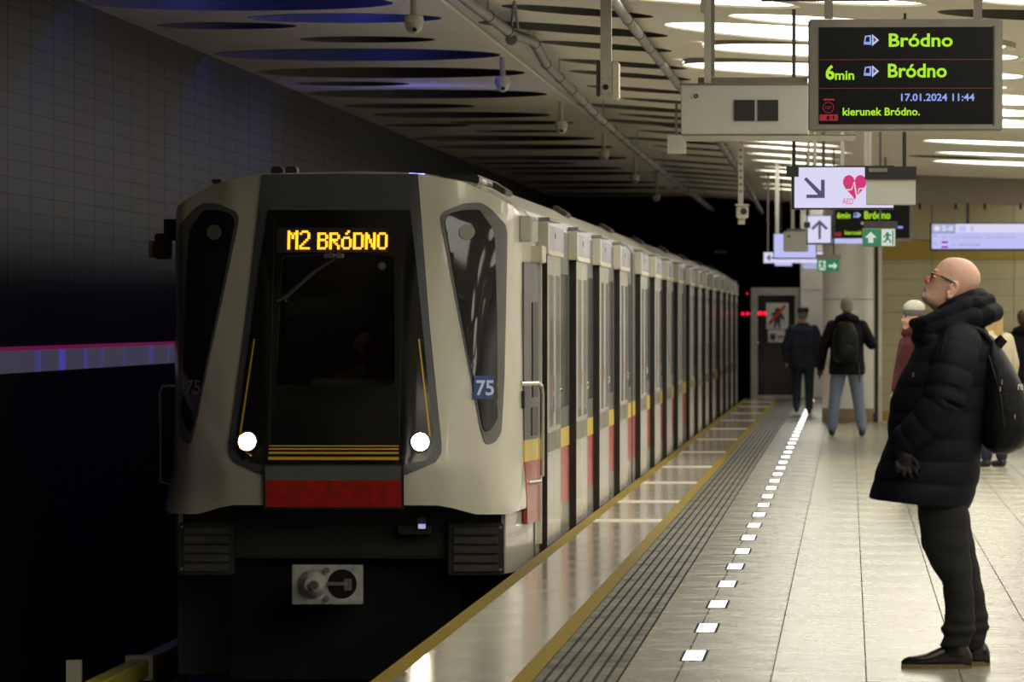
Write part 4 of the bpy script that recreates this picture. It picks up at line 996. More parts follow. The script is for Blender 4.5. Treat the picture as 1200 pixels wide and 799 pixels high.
# undercarriage: recessed dark bumper, corner grilles, coupler, side skirts
bx('bumper_beam', (TX - 1.12, TX + 1.12, TY + .75, TY + 1.9, -.05, .36), 'under', train, .02)
bx('underframe', (TX - .8, TX + .8, TY + 1.0, TY + 2.2, -.9, .1), 'void', train)
bm = bmesh.new(); hp = [(1.225, .29), (1.17, .27), (.95, .275), (.8, .32), (.7, .34), (0, .35)]
for a, b in ((616, 622),):
    pass
for s_ in (1, -1):
    c = TX + s_ * .93; g = bx('corner_grille', (c - .19, c + .19, TY + .62, TY + .9, -.16, .20), 'under', train, .008)
    for i in range(5): bx('louvre', (c - .155, c + .155, TY + .595, TY + .66, -.135 + i * .064, -.10 + i * .064 + .012), 'grille', g, .004)
    for zz in (-.12, .17): cyl('bolt', (c + s_ * .17, TY + .61, zz), .01, .02, 'steel', g, 8, 'Y')
    # side skirt, curved in plan
    bm = bmesh.new(); pts = [(1.13, .70), (1.17, .95), (1.215, 1.3), (1.25, 1.7), (1.268, 2.1), (1.27, 2.6)]
    for (xa, da), (xb, db) in zip(pts, pts[1:]):
        pass
    Lw = [bm.verts.new((TX + s_ * x, TY + d, -.15)) for x, d in pts]; Up = [bm.verts.new((TX + s_ * x, TY + d, .262)) for x, d in pts]; Li = [bm.verts.new((TX + s_ * (x - .03), TY + d, -.15)) for x, d in pts]; Ui = [bm.verts.new((TX + s_ * (x - .03), TY + d, .262)) for x, d in pts]
    for i in range(len(pts) - 1):
        bm.faces.new((Lw[i], Lw[i + 1], Up[i + 1], Up[i])); bm.faces.new((Li[i], Ui[i], Ui[i + 1], Li[i + 1])); bm.faces.new((Lw[i], Li[i], Li[i + 1], Lw[i + 1])); bm.faces.new((Up[i], Up[i + 1], Ui[i + 1], Ui[i]))
    bm.faces.new((Lw[0], Up[0], Ui[0], Li[0])); link('side_skirt', me_from(bm, 'side_skirt', 'train_white', True, 30), train)
Yc = TY + .35
cp = pbox('coupler_plate', 342, 424.5, 662, 708, Yc, .12, 'coupler', train, .006)
def cone(px, py, r0, r1, y0, y1, m, name):
    p = P(px, py, Yc); bm = bmesh.new(); tube_into(bm, [(p.x, Yc + y0, p.z), (p.x, Yc + y1, p.z)], [r0, r1], 28); return link(name, me_from(bm, name, m, True, 40), cp)
cone(366, 684.5, .10, .085, -.005, -.05, 'coupler', 'coupler_cone'); cone(366, 684.5, .085, .045, -.05, -.12, 'coupler', 'coupler_cone')
cone(370, 684.5, .035, .03, -.12, -.17, 'chrome', 'coupler_pin')
p = P(401, 684, Yc); bm = bmesh.new(); tube_into(bm, [(p.x, Yc - .006, p.z), (p.x, Yc + .005, p.z)], .1, 28); o = link('coupler_funnel', me_from(bm, 'coupler_funnel', 'void'), cp)
pbox('coupler_hook', 375, 407, 682, 686, Yc - .02, .02, 'steel', cp); pbox('coupler_hook', 403, 412, 678, 692, Yc - .014, .02, 'frame_grey', cp, .003)
cone(383, 701, .02, .02, -.01, -.03, 'steel', 'coupler_bolt'); cone(383, 668, .02, .02, -.01, -.03, 'frame_grey', 'coupler_bolt')
bx('coupler_shank', (TX - .12, TX + .12, Yc + .1, TY + 1.2, -.3, -.12), 'under', train)
p = pbox('lower_camera', 488.5, 499, 606, 620, TY + .5, .06, 'slate', train, .008); pbox('camera_eye', 490, 498.5, 614, 619.5, TY + .49, .02, 'sign_pale', p, .002)
pbox('camera_mount', 466, 506, 616, 626, TY + .55, .2, 'under', train)
# mirror at the far side, roof gear
bx('wing_mirror', (TX - 1.36, TX - 1.25, TY + 1.25, TY + 1.4, 2.02, 2.2), 'under', train, .01); bx('mirror_arm', (TX - 1.3, TX - 1.15, TY + 1.3, TY + 1.34, 2.15, 2.3), 'black', train)
bx('mirror_face', (TX - 1.40, TX - 1.37, TY + 1.24, TY + 1.36, 2.03, 2.15), 'wood', train, .004)
for a in (323, 345, 470, 486): pass
for a, yy in ((324, 1.2), (341, 1.2), (254, 1.3)):
    x = P(a, 203, TY + yy).x; bx('roof_knob', (x - .04, x + .04, TY + yy, TY + yy + .2, 2.55, 2.665 if a > 300 else 2.58), 'under', train, .01)
g = bx('roof_unit', (TX + .62, TX + .9, TY + 1.5, TY + 4.2, 2.55, 2.612), 'black', train, .01)
g.rotation_euler = (0, 0, 0)
for i in range(4): tube('roof_line', [(TX + .84, TY + 1.7 + i * .7, 2.595), (TX + .91, TY + 1.7 + i * .7 + .3, 2.57)], .018, 'cream_paint' if i % 2 == 0 else 'black', g, 6)

# ------------------------------------------------------------------ people
def cap_into(bm, p0, p1, r0, r1, n=12):   # closed tapered capsule
    p0, p1 = Vector(p0), Vector(p1); d = p1 - p0; L = d.length
    t = d / L if L > 1e-6 else Vector((0, 0, 1))
    a = t.cross(Vector((0, 0, 1)) if abs(t.z) < .9 else Vector((0, 1, 0))).normalized(); b = t.cross(a)
    prof = [(-math.cos(k * PI / 6) * r0, math.sin(k * PI / 6) * r0) for k in range(0, 4)] + [(L + math.sin(k * PI / 6) * r1, math.cos(k * PI / 6) * r1) for k in range(0, 4)]
    rings = []
    for u, r in prof:
        if r < 1e-5: rings.append([bm.verts.new(p0 + t * u)])
        else: rings.append([bm.verts.new(p0 + t * u + (a * math.cos(2 * PI * k / n) + b * math.sin(2 * PI * k / n)) * r) for k in range(n)])
    for r0_, r1_ in zip(rings, rings[1:]):
        for k in range(n):
            k2 = (k + 1) % n
            if len(r0_) == 1: bm.faces.new((r0_[0], r1_[k2], r1_[k]))
            elif len(r1_) == 1: bm.faces.new((r0_[k], r0_[k2], r1_[0]))
            else: bm.faces.new((r0_[k], r0_[k2], r1_[k2], r1_[k]))
def ell_into(bm, c, rad, rot=None, n=16):
    m = Matrix.Translation(c) @ (rot.to_4x4() if rot else Matrix.Identity(4)) @ Matrix.Diagonal((*rad, 1))
    bmesh.ops.create_uvsphere(bm, u_segments=n, v_segments=n // 2, radius=1, matrix=m)
def loft_into(bm, rings):                 # rings of equal length, closed with caps
    R = [[bm.verts.new(p) for p in r] for r in rings]; n = len(R[0])
    for a, b in zip(R, R[1:]):
        for k in range(n): bm.faces.new((a[k], a[(k + 1) % n], b[(k + 1) % n], b[k]))
    bm.faces.new(R[0]); bm.faces.new(R[-1][::-1])
def tubeclosed(bm, pts, rad, n=14): tube_into(bm, pts, rad, n)
def fused(name, bm, m, parent, voxel=.01, smooth=3, at=None, rotz=0, label=None):   # one continuous skin over all the volumes
    bmesh.ops.recalc_face_normals(bm, faces=bm.faces)
    me = bpy.data.meshes.new('tmp'); bm.to_mesh(me); bm.free()
    t = bpy.data.objects.new('tmp', me); C.objects.link(t)
    r = t.modifiers.new('r', 'REMESH'); r.mode = 'VOXEL'; r.voxel_size = voxel; r.use_smooth_shade = True
    s = t.modifiers.new('s', 'SMOOTH'); s.iterations = smooth; s.factor = .5
    bpy.context.view_layer.update()
    out = bpy.data.meshes.new_from_object(t.evaluated_get(bpy.context.evaluated_depsgraph_get()))
    bpy.data.objects.remove(t); bpy.data.meshes.remove(me)
    out.name = name; out.materials.clear(); out.materials.append(M[m]); out.shade_smooth()
    if at is not None: out.transform(Matrix.Translation(at) @ Matrix.Rotation(rotz, 4, 'Z'))
    o = link(name, out, parent)
    if label: o['label'] = label
    return o
def oval(cx, cy, z, rx, ry, n=40, pw=2.3, tiltx=0):
    out = []
    for k in range(n):
        a = 2 * PI * k / n; c, s = math.cos(a), math.sin(a)
        x = rx * abs(c) ** (2 / pw) * (1 if c > 0 else -1); y = ry * abs(s) ** (2 / pw) * (1 if s > 0 else -1)
        out.append(Vector((cx + x, cy + y, z + tiltx * x)))
    return out
def interp(rows, t):
    for a, b in zip(rows, rows[1:]):
        if t <= b[0]:
            f = (t - a[0]) / (b[0] - a[0]); f = max(0, f); return [u + (v - u) * f for u, v in zip(a, b)]
    return list(rows[-1])

# ---- the man in the foreground, built in plain side-view measures at his distance
MY = 28.9
def W(px, py, dy=0):
    p = P(px, py, MY); return Vector((p.x, MY + dy, p.z))
man_ = thing('person', 'bald man with glasses in long dark puffer coat looking up, nearest to the viewer', 'person', (P(1100, 400, MY).x, MY, 0))
# head by side profile rows: py, front x, back x, half width
HR = [(301.8, 1113, 1124, .022), (303.2, 1108, 1131, .04), (306, 1103.5, 1137, .056), (310, 1099.5, 1142, .067), (315, 1096, 1146, .074), (320, 1093.2, 1148.4, .077), (326, 1090, 1149.2, .078), (331, 1087.5, 1148.6, .077),
      (335, 1086, 1147, .075), (339, 1085.2, 1145, .072), (343, 1083.2, 1142, .069), (347, 1081, 1139, .066), (351, 1080.8, 1137, .064), (355, 1083.5, 1135, .062), (359, 1089, 1134, .06), (364, 1095, 1134, .058), (372, 1098, 1136, .06), (384, 1098, 1140, .07)]
bm = bmesh.new(); rings = []
t = HR[0][0]
while t <= 384:
    _, xf, xb, hw = interp(HR, t)
    a = W(xf, t); b = W(xb, t); rx = (b.x - a.x) / 2
    r = []
    for k in range(36):
        an = 2 * PI * k / 36; c, s = math.cos(an), math.sin(an)
        # the face side is narrower than the back of the skull
        yy = hw * (abs(s) ** .92) * (1 if s > 0 else -1) * (1.0 + .10 * c - (.10 * max(0, -c) ** 2))
        r.append(Vector((a.x + rx + rx * abs(c) ** .94 * (1 if c > 0 else -1), MY + yy, a.z)))
    rings.append(r); t += 1.6
loft_into(bm, rings)
# nose, lips, chin, brow, cheeks, ears
cap_into(bm, W(1093, 321.5), W(1085.8, 328.6), .009, .0125); cap_into(bm, W(1085.8, 328.8), W(1088, 331.5), .0115, .011)
for s in (1, -1): ell_into(bm, W(1088.5, 331, s * .013), (.012, .009, .008)); ell_into(bm, W(1096, 318, s * .028), (.011, .02, .008)); ell_into(bm, W(1100, 335, s * .03), (.022, .028, .026)); ell_into(bm, W(1090, 348, s * .02), (.028, .024, .024))
ell_into(bm, W(1086, 335.2), (.011, .022, .007)); ell_into(bm, W(1085.2, 339), (.012, .02, .008)); ell_into(bm, W(1083.5, 347.5), (.017, .022, .018))
for s in (1, -1):
    for k in range(11):                # the ear: a rim round a hollow
        a0 = PI * (.15 + 1.6 * k / 10); q = lambda a_: W(1115.5 - 8.2 * math.cos(a_) * .62 + 2.6 * math.sin(a_), 340.5 - 8.6 * math.sin(a_) , s * (.083 + .004 * math.cos(a_)))
        cap_into(bm, q(a0), q(a0 + PI * .16), .0062, .0062, 8)
    ell_into(bm, W(1114.5, 341, s * .077), (.019, .008, .026)); ell_into(bm, W(1110.5, 349, s * .077), (.010, .007, .012))
# body under the clothes, down to the feet, and hands
def limb(pts, rad): 
    for (a, b), (r0, r1) in zip(zip(pts, pts[1:]), zip(rad, rad[1:])): cap_into(bm, a, b, r0, r1)
limb([W(1118, 368), W(1122, 400), W(1105, 460), W(1095, 540), W(1104, 575)], [.055, .13, .16, .14, .10])
limb([W(1104, 575, -.08), W(1108, 610, -.1), W(1122, 680, -.1), W(1120, 765, -.1)], [.09, .075, .045, .035]); limb([W(1106, 575, .08), W(1114, 610, .11), W(1128, 680, .12), W(1140, 760, .12)], [.09, .075, .045, .035])
limb([W(1126, 395, -.17), W(1108, 465, -.26), W(1062, 520, -.21)], [.055, .045, .032]); limb([W(1126, 395, .17), W(1108, 465, .24), W(1070, 520, .2)], [.055, .045, .032])
body = fused('body', bm, 'skin_bald', man_, .0052, 3)
# eyes and glasses
for s in (1, -1):
    e = W(1095.2, 323.6, s * .031); bm = bmesh.new(); ell_into(bm, e, (.011, .012, .011)); eo = link('eye', me_from(bm, 'eye', 'eye_white', True), man_)
    bm = bmesh.new(); ell_into(bm, e + Vector((-.009, 0, .002)), (.004, .005, .005)); link('pupil', me_from(bm, 'pupil', 'black', True), eo)
    bm = bmesh.new(); ell_into(bm, W(1096.5, 316.8, s * .031), (.010, .019, .004)); link('eyebrow', me_from(bm, 'eyebrow', 'stubble', True), man_)
gl = None
for s in (1, -1):
    c = W(1091.2, 324.2, s * .031); ring = []
    for k in range(21):
        a = 2 * PI * k / 20; ring.append(c + Vector((.004 * math.sin(a), .026 * math.cos(a), .019 * math.sin(a))))
    o = tube('glasses', ring, .0032, 'glasses', man_ if gl is None else gl, 8)
    if gl is None: gl = o
    tube('temple_arm', [W(1092, 320.5, s * .058), W(1096, 321.2, s * .070), W(1104, 324.5, s * .079), W(1113, 329, s * .084), W(1119.5, 332.6, s * .084)], .0046, 'glasses', gl, 8)
    o = tube('frame_corner', [W(1091.5, 320.5, s * .052), W(1096.5, 321.4, s * .0725)], .0056, 'amber_frame', gl, 8); o['label'] = 'orange frame corner'
    o = tube('frame_corner', [W(1097, 321.8, s * .0745), W(1101.5, 323.4, s * .0795)], .0053, 'amber_frame', gl, 8); o['label'] = 'orange frame corner'
tube('bridge', [W(1090, 322.5, -.008), W(1089, 322, 0), W(1090, 322.5, .008)], .003, 'glasses', gl, 8)
bm = bmesh.new(); ell_into(bm, W(1084.6, 337), (.0105, .018, .0035)); link('mouth', me_from(bm, 'mouth', 'nose_red', True), man_)
# coat: torso rows py, front, back, half depth, tilt of the hem
CR = [(383, 1090, 1152, .13, 0), (388, 1082, 1158, .175, 0), (398, 1078, 1162, .215, 0), (410, 1071, 1163, .235, 0), (430, 1060.5, 1162, .245, 0), (450, 1050, 1160, .25, 0), (470, 1043.5, 1158, .25, 0), (495, 1040.5, 1154, .25, 0),
      (512, 1040.5, 1151, .25, 0), (522, 1038, 1150, .25, 0), (540, 1030.5, 1149.5, .255, .01), (560, 1025, 1147, .26, .05), (578, 1021, 1141, .262, .08), (590, 1018, 1135.5, .262, .105)]
seams = [398, 424, 453, 484, 514, 540, 566, 592]
def puff(t, sm, amp):
    for a, b in zip(sm, sm[1:]):
        if a <= t <= b: return amp * (abs(math.sin(PI * (t - a) / (b - a))) ** .35 - .7)
    return 0
bm = bmesh.new(); rings = []; t = 383
while t <= 590.5:
    _, xf, xb, hw, tl = interp(CR, t); a = W(xf, t); b = W(xb, t); pf = puff(t, seams, .014)
    rings.append(oval((a.x + b.x) / 2, MY, a.z, (b.x - a.x) / 2 + pf * .6, hw + pf, 56, 2.2, -tl)); t += 2.2
loft_into(bm, rings)
def sleeve(side):
    pts = [W(1129, 394, side * .15), W(1123, 408, side * .215), W(1116, 430, side * .25), W(1110, 452, side * .27), W(1104, 472, side * .28), W(1090, 490, side * .275), W(1072, 506, side * .25), W(1057, 518, side * .22)]
    rad = [.085, .098, .1, .1, .097, .088, .078, .07]
    P_, R_ = [], []
    n = 62; cuts = [0, .14, .31, .47, .60, .76, .9, 1.0]
    for k in range(n + 1):
        u = k / n * (len(pts) - 1); i = min(int(u), len(pts) - 2); f = u - i
        P_.append(pts[i].lerp(pts[i + 1], f)); R_.append(rad[i] * (1 - f) + rad[i + 1] * f + puff(k / n, cuts, .012))
    tubeclosed(bm, P_, R_, 22)
sleeve(-1); 
# shoulders, collar flaps, hood
for s in (1, -1):
    cap_into(bm, W(1122, 389, s * .06), W(1126, 396, s * .16), .065, .075)
    limb([W(1071, 379, s * .07), W(1088, 377, s * .115), W(1110, 369, s * .125), W(1132, 358, s * .12), W(1148, 350, s * .07)], [.026, .036, .043, .046, .046])
    limb([W(1076, 386, s * .06), W(1092, 388, s * .12), W(1114, 382, s * .14), W(1140, 372, s * .13)], [.03, .045, .05, .055])
    limb([W(1080, 396, s * .05), W(1094, 400, s * .12)], [.05, .06])
    cap_into(bm, W(1148, 371, s * .02), W(1156, 370, s * .11), .055, .045)
fused('coat', bm, 'puffer', man_, .0065, 2)
bm = bmesh.new()
for s in (1, -1):
    limb([W(1102, 361, s * .095), W(1120, 352.5, s * .11), W(1138, 346, s * .10), W(1149, 344, s * .05), W(1151, 344, 0)], [.016, .022, .026, .027, .027])
    limb([W(1126, 363, s * .135), W(1145, 356, s * .12), W(1157, 352, s * .05), W(1158, 352, 0)], [.03, .036, .038, .038])
    limb([W(1142, 374, s * .13), W(1157, 369, s * .11), W(1164, 366, s * .05), W(1165, 366, 0)], [.04, .045, .046, .046])
fused('hood', bm, 'puffer_black', man_, .0065, 2)
bm = bmesh.new(); sleeve(1); fused('sleeve', bm, 'puffer', man_, .009, 2)
# pocket flap, zip pull, front seam
tube('pocket_welt', [W(1076, 540, -.262), W(1078, 552, -.272), W(1075, 562, -.275)], .004, 'puffer_black', man_, 6)
tube('coat_seam', [W(1096, 405, -.235), W(1087, 430, -.215), W(1083, 448, -.21)], .005, 'puffer_black', man_, 6)
cyl('zip_pull', W(1069.5, 441, -.215), .006, .02, 'chrome', man_, 8)
# gloved hand half in the pocket: palm and five fingers
bm = bmesh.new()
cap_into(bm, W(1056, 524, -.225), W(1060, 534, -.245), .034, .036); ell_into(bm, W(1061, 539, -.252), (.044, .02, .04))
for k, (a, b, c, L) in enumerate([(1050, 541, 1050, 551), (1056, 545, 1058, 556), (1062.5, 546, 1066, 558), (1069, 545, 1074, 556)]):
    cap_into(bm, W(a, b, -.258), W((a + c) / 2 + 1, (b + L) / 2, -.272), .0105, .010); cap_into(bm, W((a + c) / 2 + 1, (b + L) / 2, -.272), W(c + 1.5, L, -.262), .010, .0085)
cap_into(bm, W(1066, 533, -.25), W(1073, 540, -.27), .012, .011); cap_into(bm, W(1073, 540, -.27), W(1075, 547, -.268), .011, .009)
fused('glove', bm, 'glove', man_, .005, 2)
# trousers
def trouser(rows, cy, hw0, hw1):
    rings = []; t = rows[0][0]; last = rows[-1][0]
    while t <= last:
        _, xf, xb = interp(rows, t); a, b = W(xf, t), W(xb, t); f = (t - rows[0][0]) / (last - rows[0][0])
        fold = .007 * math.sin((t - 733) * .42) * math.exp(-((t - 737) / 12) ** 2) + .002 * math.sin(t * .21)
        rings.append(oval((a.x + b.x) / 2, MY + cy, a.z, (b.x - a.x) / 2 + fold, hw0 * (1 - f) + hw1 * f + fold, 32, 2.1)); t += 2
    loft_into(bm, rings)
bm = bmesh.new()
trouser([(572, 1068, 1128), (593, 1074.5, 1133), (615, 1077, 1135), (639, 1080, 1136), (655, 1087, 1138), (670, 1096, 1139), (682, 1103.5, 1139.5), (700, 1106, 1141), (713, 1106.5, 1142), (726, 1107, 1142), (733, 1102.5, 1142.5), (741, 1104, 1142), (749, 1104, 1137), (757, 1100.5, 1133)], -.10, .115, .072)
trouser([(572, 1085, 1130), (600, 1088, 1136), (630, 1098, 1141), (660, 1108, 1147), (699, 1118, 1154.5), (720, 1121, 1158), (732, 1121, 1159.5), (744, 1121, 1158.5), (750, 1124, 1155), (762, 1124, 1152)], .12, .11, .068)
fused('trousers', bm, 'trousers', man_, .0065, 2)
# ankle boots
def boot(x0, x1, ysole, cy, xa0, xa1, ytop):
    global bm
    bm = bmesh.new(); L = x1 - x0; rings = []
    for u, top, hw, yo in [(0, 4.5, .018, 0), (.05, 8, .032, 0), (.12, 10.5, .042, 0), (.25, 12, .049, 0), (.38, 14.5, .05, 0), (.5, 19, .045, 0), (.62, 24, .038, 0), (.8, 26, .036, 0), (.93, 22, .035, 0), (.99, 12, .026, 0)]:
        px = x0 + L * u; b = W(px, ysole - 3, cy); b.z = .012; hz = (top / 254.3 + .004) / 2
        rings.append([Vector((b.x, MY + cy + hw * abs(math.cos(a)) ** .8 * (1 if math.cos(a) > 0 else -1), b.z + hz + hz * abs(math.sin(a)) ** .8 * (1 if math.sin(a) > 0 else -1))) for a in [2 * PI * k / 24 for k in range(24)]])
    loft_into(bm, rings)
    tubeclosed(bm, [W((xa0 + xa1) / 2, ysole - 14, cy), W((xa0 + xa1) / 2, ytop, cy)], [(W(xa1, 0).x - W(xa0, 0).x) / 2 * .95, (W(xa1, 0).x - W(xa0, 0).x) / 2 * .9], 20)
    o = fused('boot', bm, 'boot', man_, .0055, 2)
    b2 = bmesh.new(); out = []
    n = 14
    for k in range(n + 1):
        u = k / n; hw = .05 * math.sin(PI * min(1, .12 + u * .9)) ** .45 * (1 if u < .55 else .82); out.append((x0 + L * u, hw))
    pts = [(W(px, 0).x, MY + cy - hw) for px, hw in out] + [(W(px, 0).x, MY + cy + hw) for px, hw in reversed(out)]
    zb = .0006; zt = zb + .02
    f = b2.faces.new([b2.verts.new((x, y, zb)) for x, y in pts]); r = bmesh.ops.extrude_face_region(b2, geom=[f]); bmesh.ops.translate(b2, vec=(0, 0, zt - zb), verts=[g for g in r['geom'] if isinstance(g, bmesh.types.BMVert)])
    link('sole', me_from(b2, 'sole', 'sole'), o)['label'] = 'brown edge of the sole'
boot(1056, 1139.5, 780.6, -.10, 1104, 1136, 747); boot(1098, 1161.5, 780.6, .12, 1129, 1156, 748)
# his backpack
BR = [(392, 1152, 1161, .04), (400, 1153, 1169, .09), (412, 1152, 1177, .125), (425, 1150, 1185, .145), (440, 1149, 1193, .155), (458, 1147, 1201, .16), (480, 1146, 1206, .165), (500, 1147, 1207, .165), (515, 1149, 1203, .155), (524, 1153, 1196, .135), (530, 1160, 1187, .1), (532.5, 1166, 1180, .06)]
bm = bmesh.new(); rings = []; t = 392
while t <= 532.5:
    _, xf, xb, hw = interp(BR, t); a, b = W(xf, t), W(xb, t); rings.append(oval((a.x + b.x) / 2, MY, a.z, (b.x - a.x) / 2, hw, 44, 2.4)); t += 2.5
loft_into(bm, rings)
ell_into(bm, W(1190, 495, 0), (.075, .12, .13))
bp = thing('backpack', 'black backpack on the back of the bald man, cut by the right edge', 'backpack', (W(1175, 530).x, MY, W(1175, 530).z))
fused('bag', bm, 'pack', bp, .008, 3)
tube('strap', [W(1162, 402, -.12), W(1150, 388, -.15), W(1134, 382.5, -.17), W(1118, 386, -.20), W(1108, 398, -.262), W(1103, 412, -.30)], [.012, .016, .018, .017, .014, .01], 'pack', bp, 8)
bm = bmesh.new(); tube_into(bm, [W(1166, 410, -.05), W(1170, 402, -.06), W(1176, 396, -.06)], [.024, .026, .024], 14); link('top_loop', me_from(bm, 'top_loop', 'pack', True, 40), bp)
tube('zip', [W(1158, 415, -.13), W(1165, 440, -.155), W(1172, 465, -.168), W(1176, 500, -.168)], .003, 'black', bp, 6)
for a, b in ((1173, 450), (1171, 458), (1188, 490)): cyl('zip_pull', W(a, b, -.17), .0035, .022, 'steel', bp, 8)
text('lettering', 're', 1193, 1199, 450, 457, MY - .168, 'paper', bp, .02)

# ---- the people further off: facing +x locally, left side +y, 1.75 m tall before scaling
def figure(label, px, Y, H, heading, coat, trou, hairm, pose, hat=None, coat_z=(.80, 1.46), scarf=None, gloves=None, hood=False, shoe='black', voxel=.012, cw=1.0, cap=None, long_hair=None, skin='skin'):
    x = P(px, 400, Y).x; k = H / 1.75
    root = thing('person', label, 'person', (x, Y, 0)); at = Vector((x, Y, 0))
    mk = lambda nm, m, v=voxel, sm=2: fused(nm, bm_[0], m, root, v, sm, at, heading)
    V = lambda p: Vector(p) * k
    J = dict(neck=(0, 0, 1.47), head=(.015, 0, 1.63), pel=(0, 0, .93), ch=(0, 0, 1.3), sl=(0, .185, 1.41), sr=(0, -.185, 1.41), el=(-.03, .25, 1.13), er=(-.03, -.25, 1.13), wl=(.03, .27, .88), wr=(.03, -.27, .88),
             hl=(0, .09, .9), hr=(0, -.09, .9), kl=(.02, .1, .49), kr=(.02, -.1, .49), al=(0, .11, .09), ar=(0, -.11, .09))
    J.update(pose)
    g = {a: V(b) for a, b in J.items()}
    bm_ = [bmesh.new()]; b = bm_[0]
    def L(*a):
        for i in range(0, len(a) - 2, 2): cap_into(b, a[i], a[i + 2], a[i + 1] * k, a[i + 3] * k)
    # body
    hd = g['head']; ell_into(b, hd + V((-.005, 0, .02)), Vector((.095, .077, .098)) * k); ell_into(b, hd + V((.025, 0, -.05)), Vector((.062, .055, .065)) * k)
    cap_into(b, hd + V((.085, 0, .005)), hd + V((.103, 0, -.025)), .008 * k, .012 * k)
    for s in (1, -1):
        ell_into(b, hd + V((-.005, s * .078, -.01)), Vector((.016, .01, .03)) * k); ell_into(b, hd + V((.07, s * .03, -.035)), Vector((.025, .02, .025)) * k)
    ell_into(b, hd + V((.085, 0, -.058)), Vector((.012, .024, .009)) * k); ell_into(b, hd + V((.07, 0, -.095)), Vector((.025, .028, .02)) * k)
    L(hd + V((-.02, 0, -.06)), .055, g['neck'], .06, g['ch'], .12, g['pel'], .13)
    for s in 'lr':
        L(g['h' + s], .085, g['k' + s], .055, g['a' + s], .04); L(g['s' + s], .055, g['e' + s], .04, g['w' + s], .028)
        w0 = g['w' + s]; d = (w0 - g['e' + s]).normalized(); sd = 1 if s == 'l' else -1
        if not gloves:
            pm = w0 + d * .06 * k; cap_into(b, w0, pm, .028 * k, .034 * k)
            for i in range(4): o_ = Vector((.030 - .02 * i, 0, 0)) * k; cap_into(b, pm + o_, pm + o_ + d * (.075 - .006 * abs(i - 1)) * k + Vector((.008, -sd * .01, 0)) * k, .0095 * k, .008 * k, 8)
            cap_into(b, w0 + d * .03 * k + Vector((.02, 0, 0)) * k, w0 + d * .075 * k + Vector((.045, 0, 0)) * k, .011 * k, .009 * k, 8)
    mk('body', skin)
    for s in (1, -1):
        b_ = bmesh.new(); ell_into(b_, hd + V((.078, s * .03, .008)), Vector((.010, .012, .010)) * k, n=10); me = me_from(b_, 'eye', 'black', True); me.transform(Matrix.Translation(at) @ Matrix.Rotation(heading, 4, 'Z')); link('eye', me, root)
    # hair
    bm_[0] = b = bmesh.new(); ell_into(b, hd + V((-.022, 0, .035)), Vector((.093, .083, .095)) * k); ell_into(b, hd + V((-.045, 0, -.015)), Vector((.06, .075, .07)) * k)
    if long_hair:
        for s in (1, -1): cap_into(b, hd + V((-.03, s * .06, 0)), hd + V((.0, s * .085, -.25)), .045 * k, .035 * k)
        cap_into(b, hd + V((-.06, 0, 0)), hd + V((-.07, 0, -.25)), .07 * k, .06 * k)
    mk('hair', hairm)
    if hat:
        bm_[0] = b = bmesh.new(); ell_into(b, hd + V((-.015, 0, .085)), Vector((.102, .093, .075)) * k); mk('hat', hat[0])
        bm_[0] = b = bmesh.new(); loft_into(b, [[V((q.x, q.y, q.z)) + hd for q in oval(-.012, 0, z, .104, .092, 24, 2)] for z in (.015, .03, .06, .075)]); mk('hat_brim', hat[1])
    if cap:
        bm_[0] = b = bmesh.new(); loft_into(b, [[V((q.x, q.y, q.z)) + hd for q in oval(-.01, 0, z, r_, r_ * .88, 24, 2)] for z, r_ in ((.03, .1), (.06, .108), (.1, .11), (.125, .085))]); cap_into(b, hd + V((.07, .03, .045)), hd + V((.07, -.03, .045)), .035 * k, .035 * k); mk('flat_cap', cap)
    # trousers
    bm_[0] = b = bmesh.new()
    L(V((0, .02, .95)), .13, g['hl'], .11, g['kl'], .078, g['al'] + V((0, 0, .03)), .066); L(V((0, -.02, .95)), .13, g['hr'], .11, g['kr'], .078, g['ar'] + V((0, 0, .03)), .066); mk('trousers', trou)
    # coat
    bm_[0] = b = bmesh.new(); z0, z1 = coat_z
    rr = []
    for z, rx, ry in [(z0, .175 * cw, .225 * cw), (z0 + .1, .17 * cw, .225 * cw), (1.0, .158 * cw, .21 * cw), (1.15, .15 * cw, .205 * cw), (1.3, .145, .215), (1.39, .125, .2), (1.45, .085, .13), (1.5, .07, .085)]: rr.append([V((q.x, q.y, q.z)) for q in oval(0, 0, z, rx, ry, 32, 2.2)])
    loft_into(b, rr)
    for s in 'lr': L(g['s' + s] + V((0, 0, -.02)), .08, g['e' + s], .07, g['w' + s], .052)
    if hood: L(V((-.06, .1, 1.47)), .06, V((-.1, 0, 1.5)), .07, V((-.06, -.1, 1.47)), .06)
    mk('coat', coat)
    if scarf: bm_[0] = b = bmesh.new(); L(V((.03, .06, 1.5)), .055, V((.05, -.06, 1.49)), .055, V((-.05, 0, 1.5)), .06); mk('scarf', scarf)
    # shoes
    for s in 'lr':
        bm_[0] = b = bmesh.new(); a = g['a' + s]; f = Vector((a.x, a.y, max(.045 * k, a.z - .045 * k)))
        L(a, .045, f + V((-.02, 0, 0)), .042, f + V((.13, 0, -.008)), .036); mk('shoe', shoe, .01)
    if gloves:
        for s in 'lr':
            bm_[0] = b = bmesh.new(); w0 = g['w' + s]; d = (w0 - g['e' + s]).normalized(); pm = w0 + d * .065 * k; cap_into(b, w0, pm, .036 * k, .04 * k)
            for i in range(4): o_ = Vector((.033 - .022 * i, 0, 0)) * k; cap_into(b, pm + o_, pm + o_ + d * .085 * k, .0115 * k, .010 * k, 8)
            cap_into(b, w0 + d * .03 * k, w0 + d * .07 * k + Vector((.05, 0, 0)) * k, .013 * k, .011 * k, 8); mk('glove', gloves, .009)
    return root, at, k
BACK = PI / 2      # turned away from the viewer
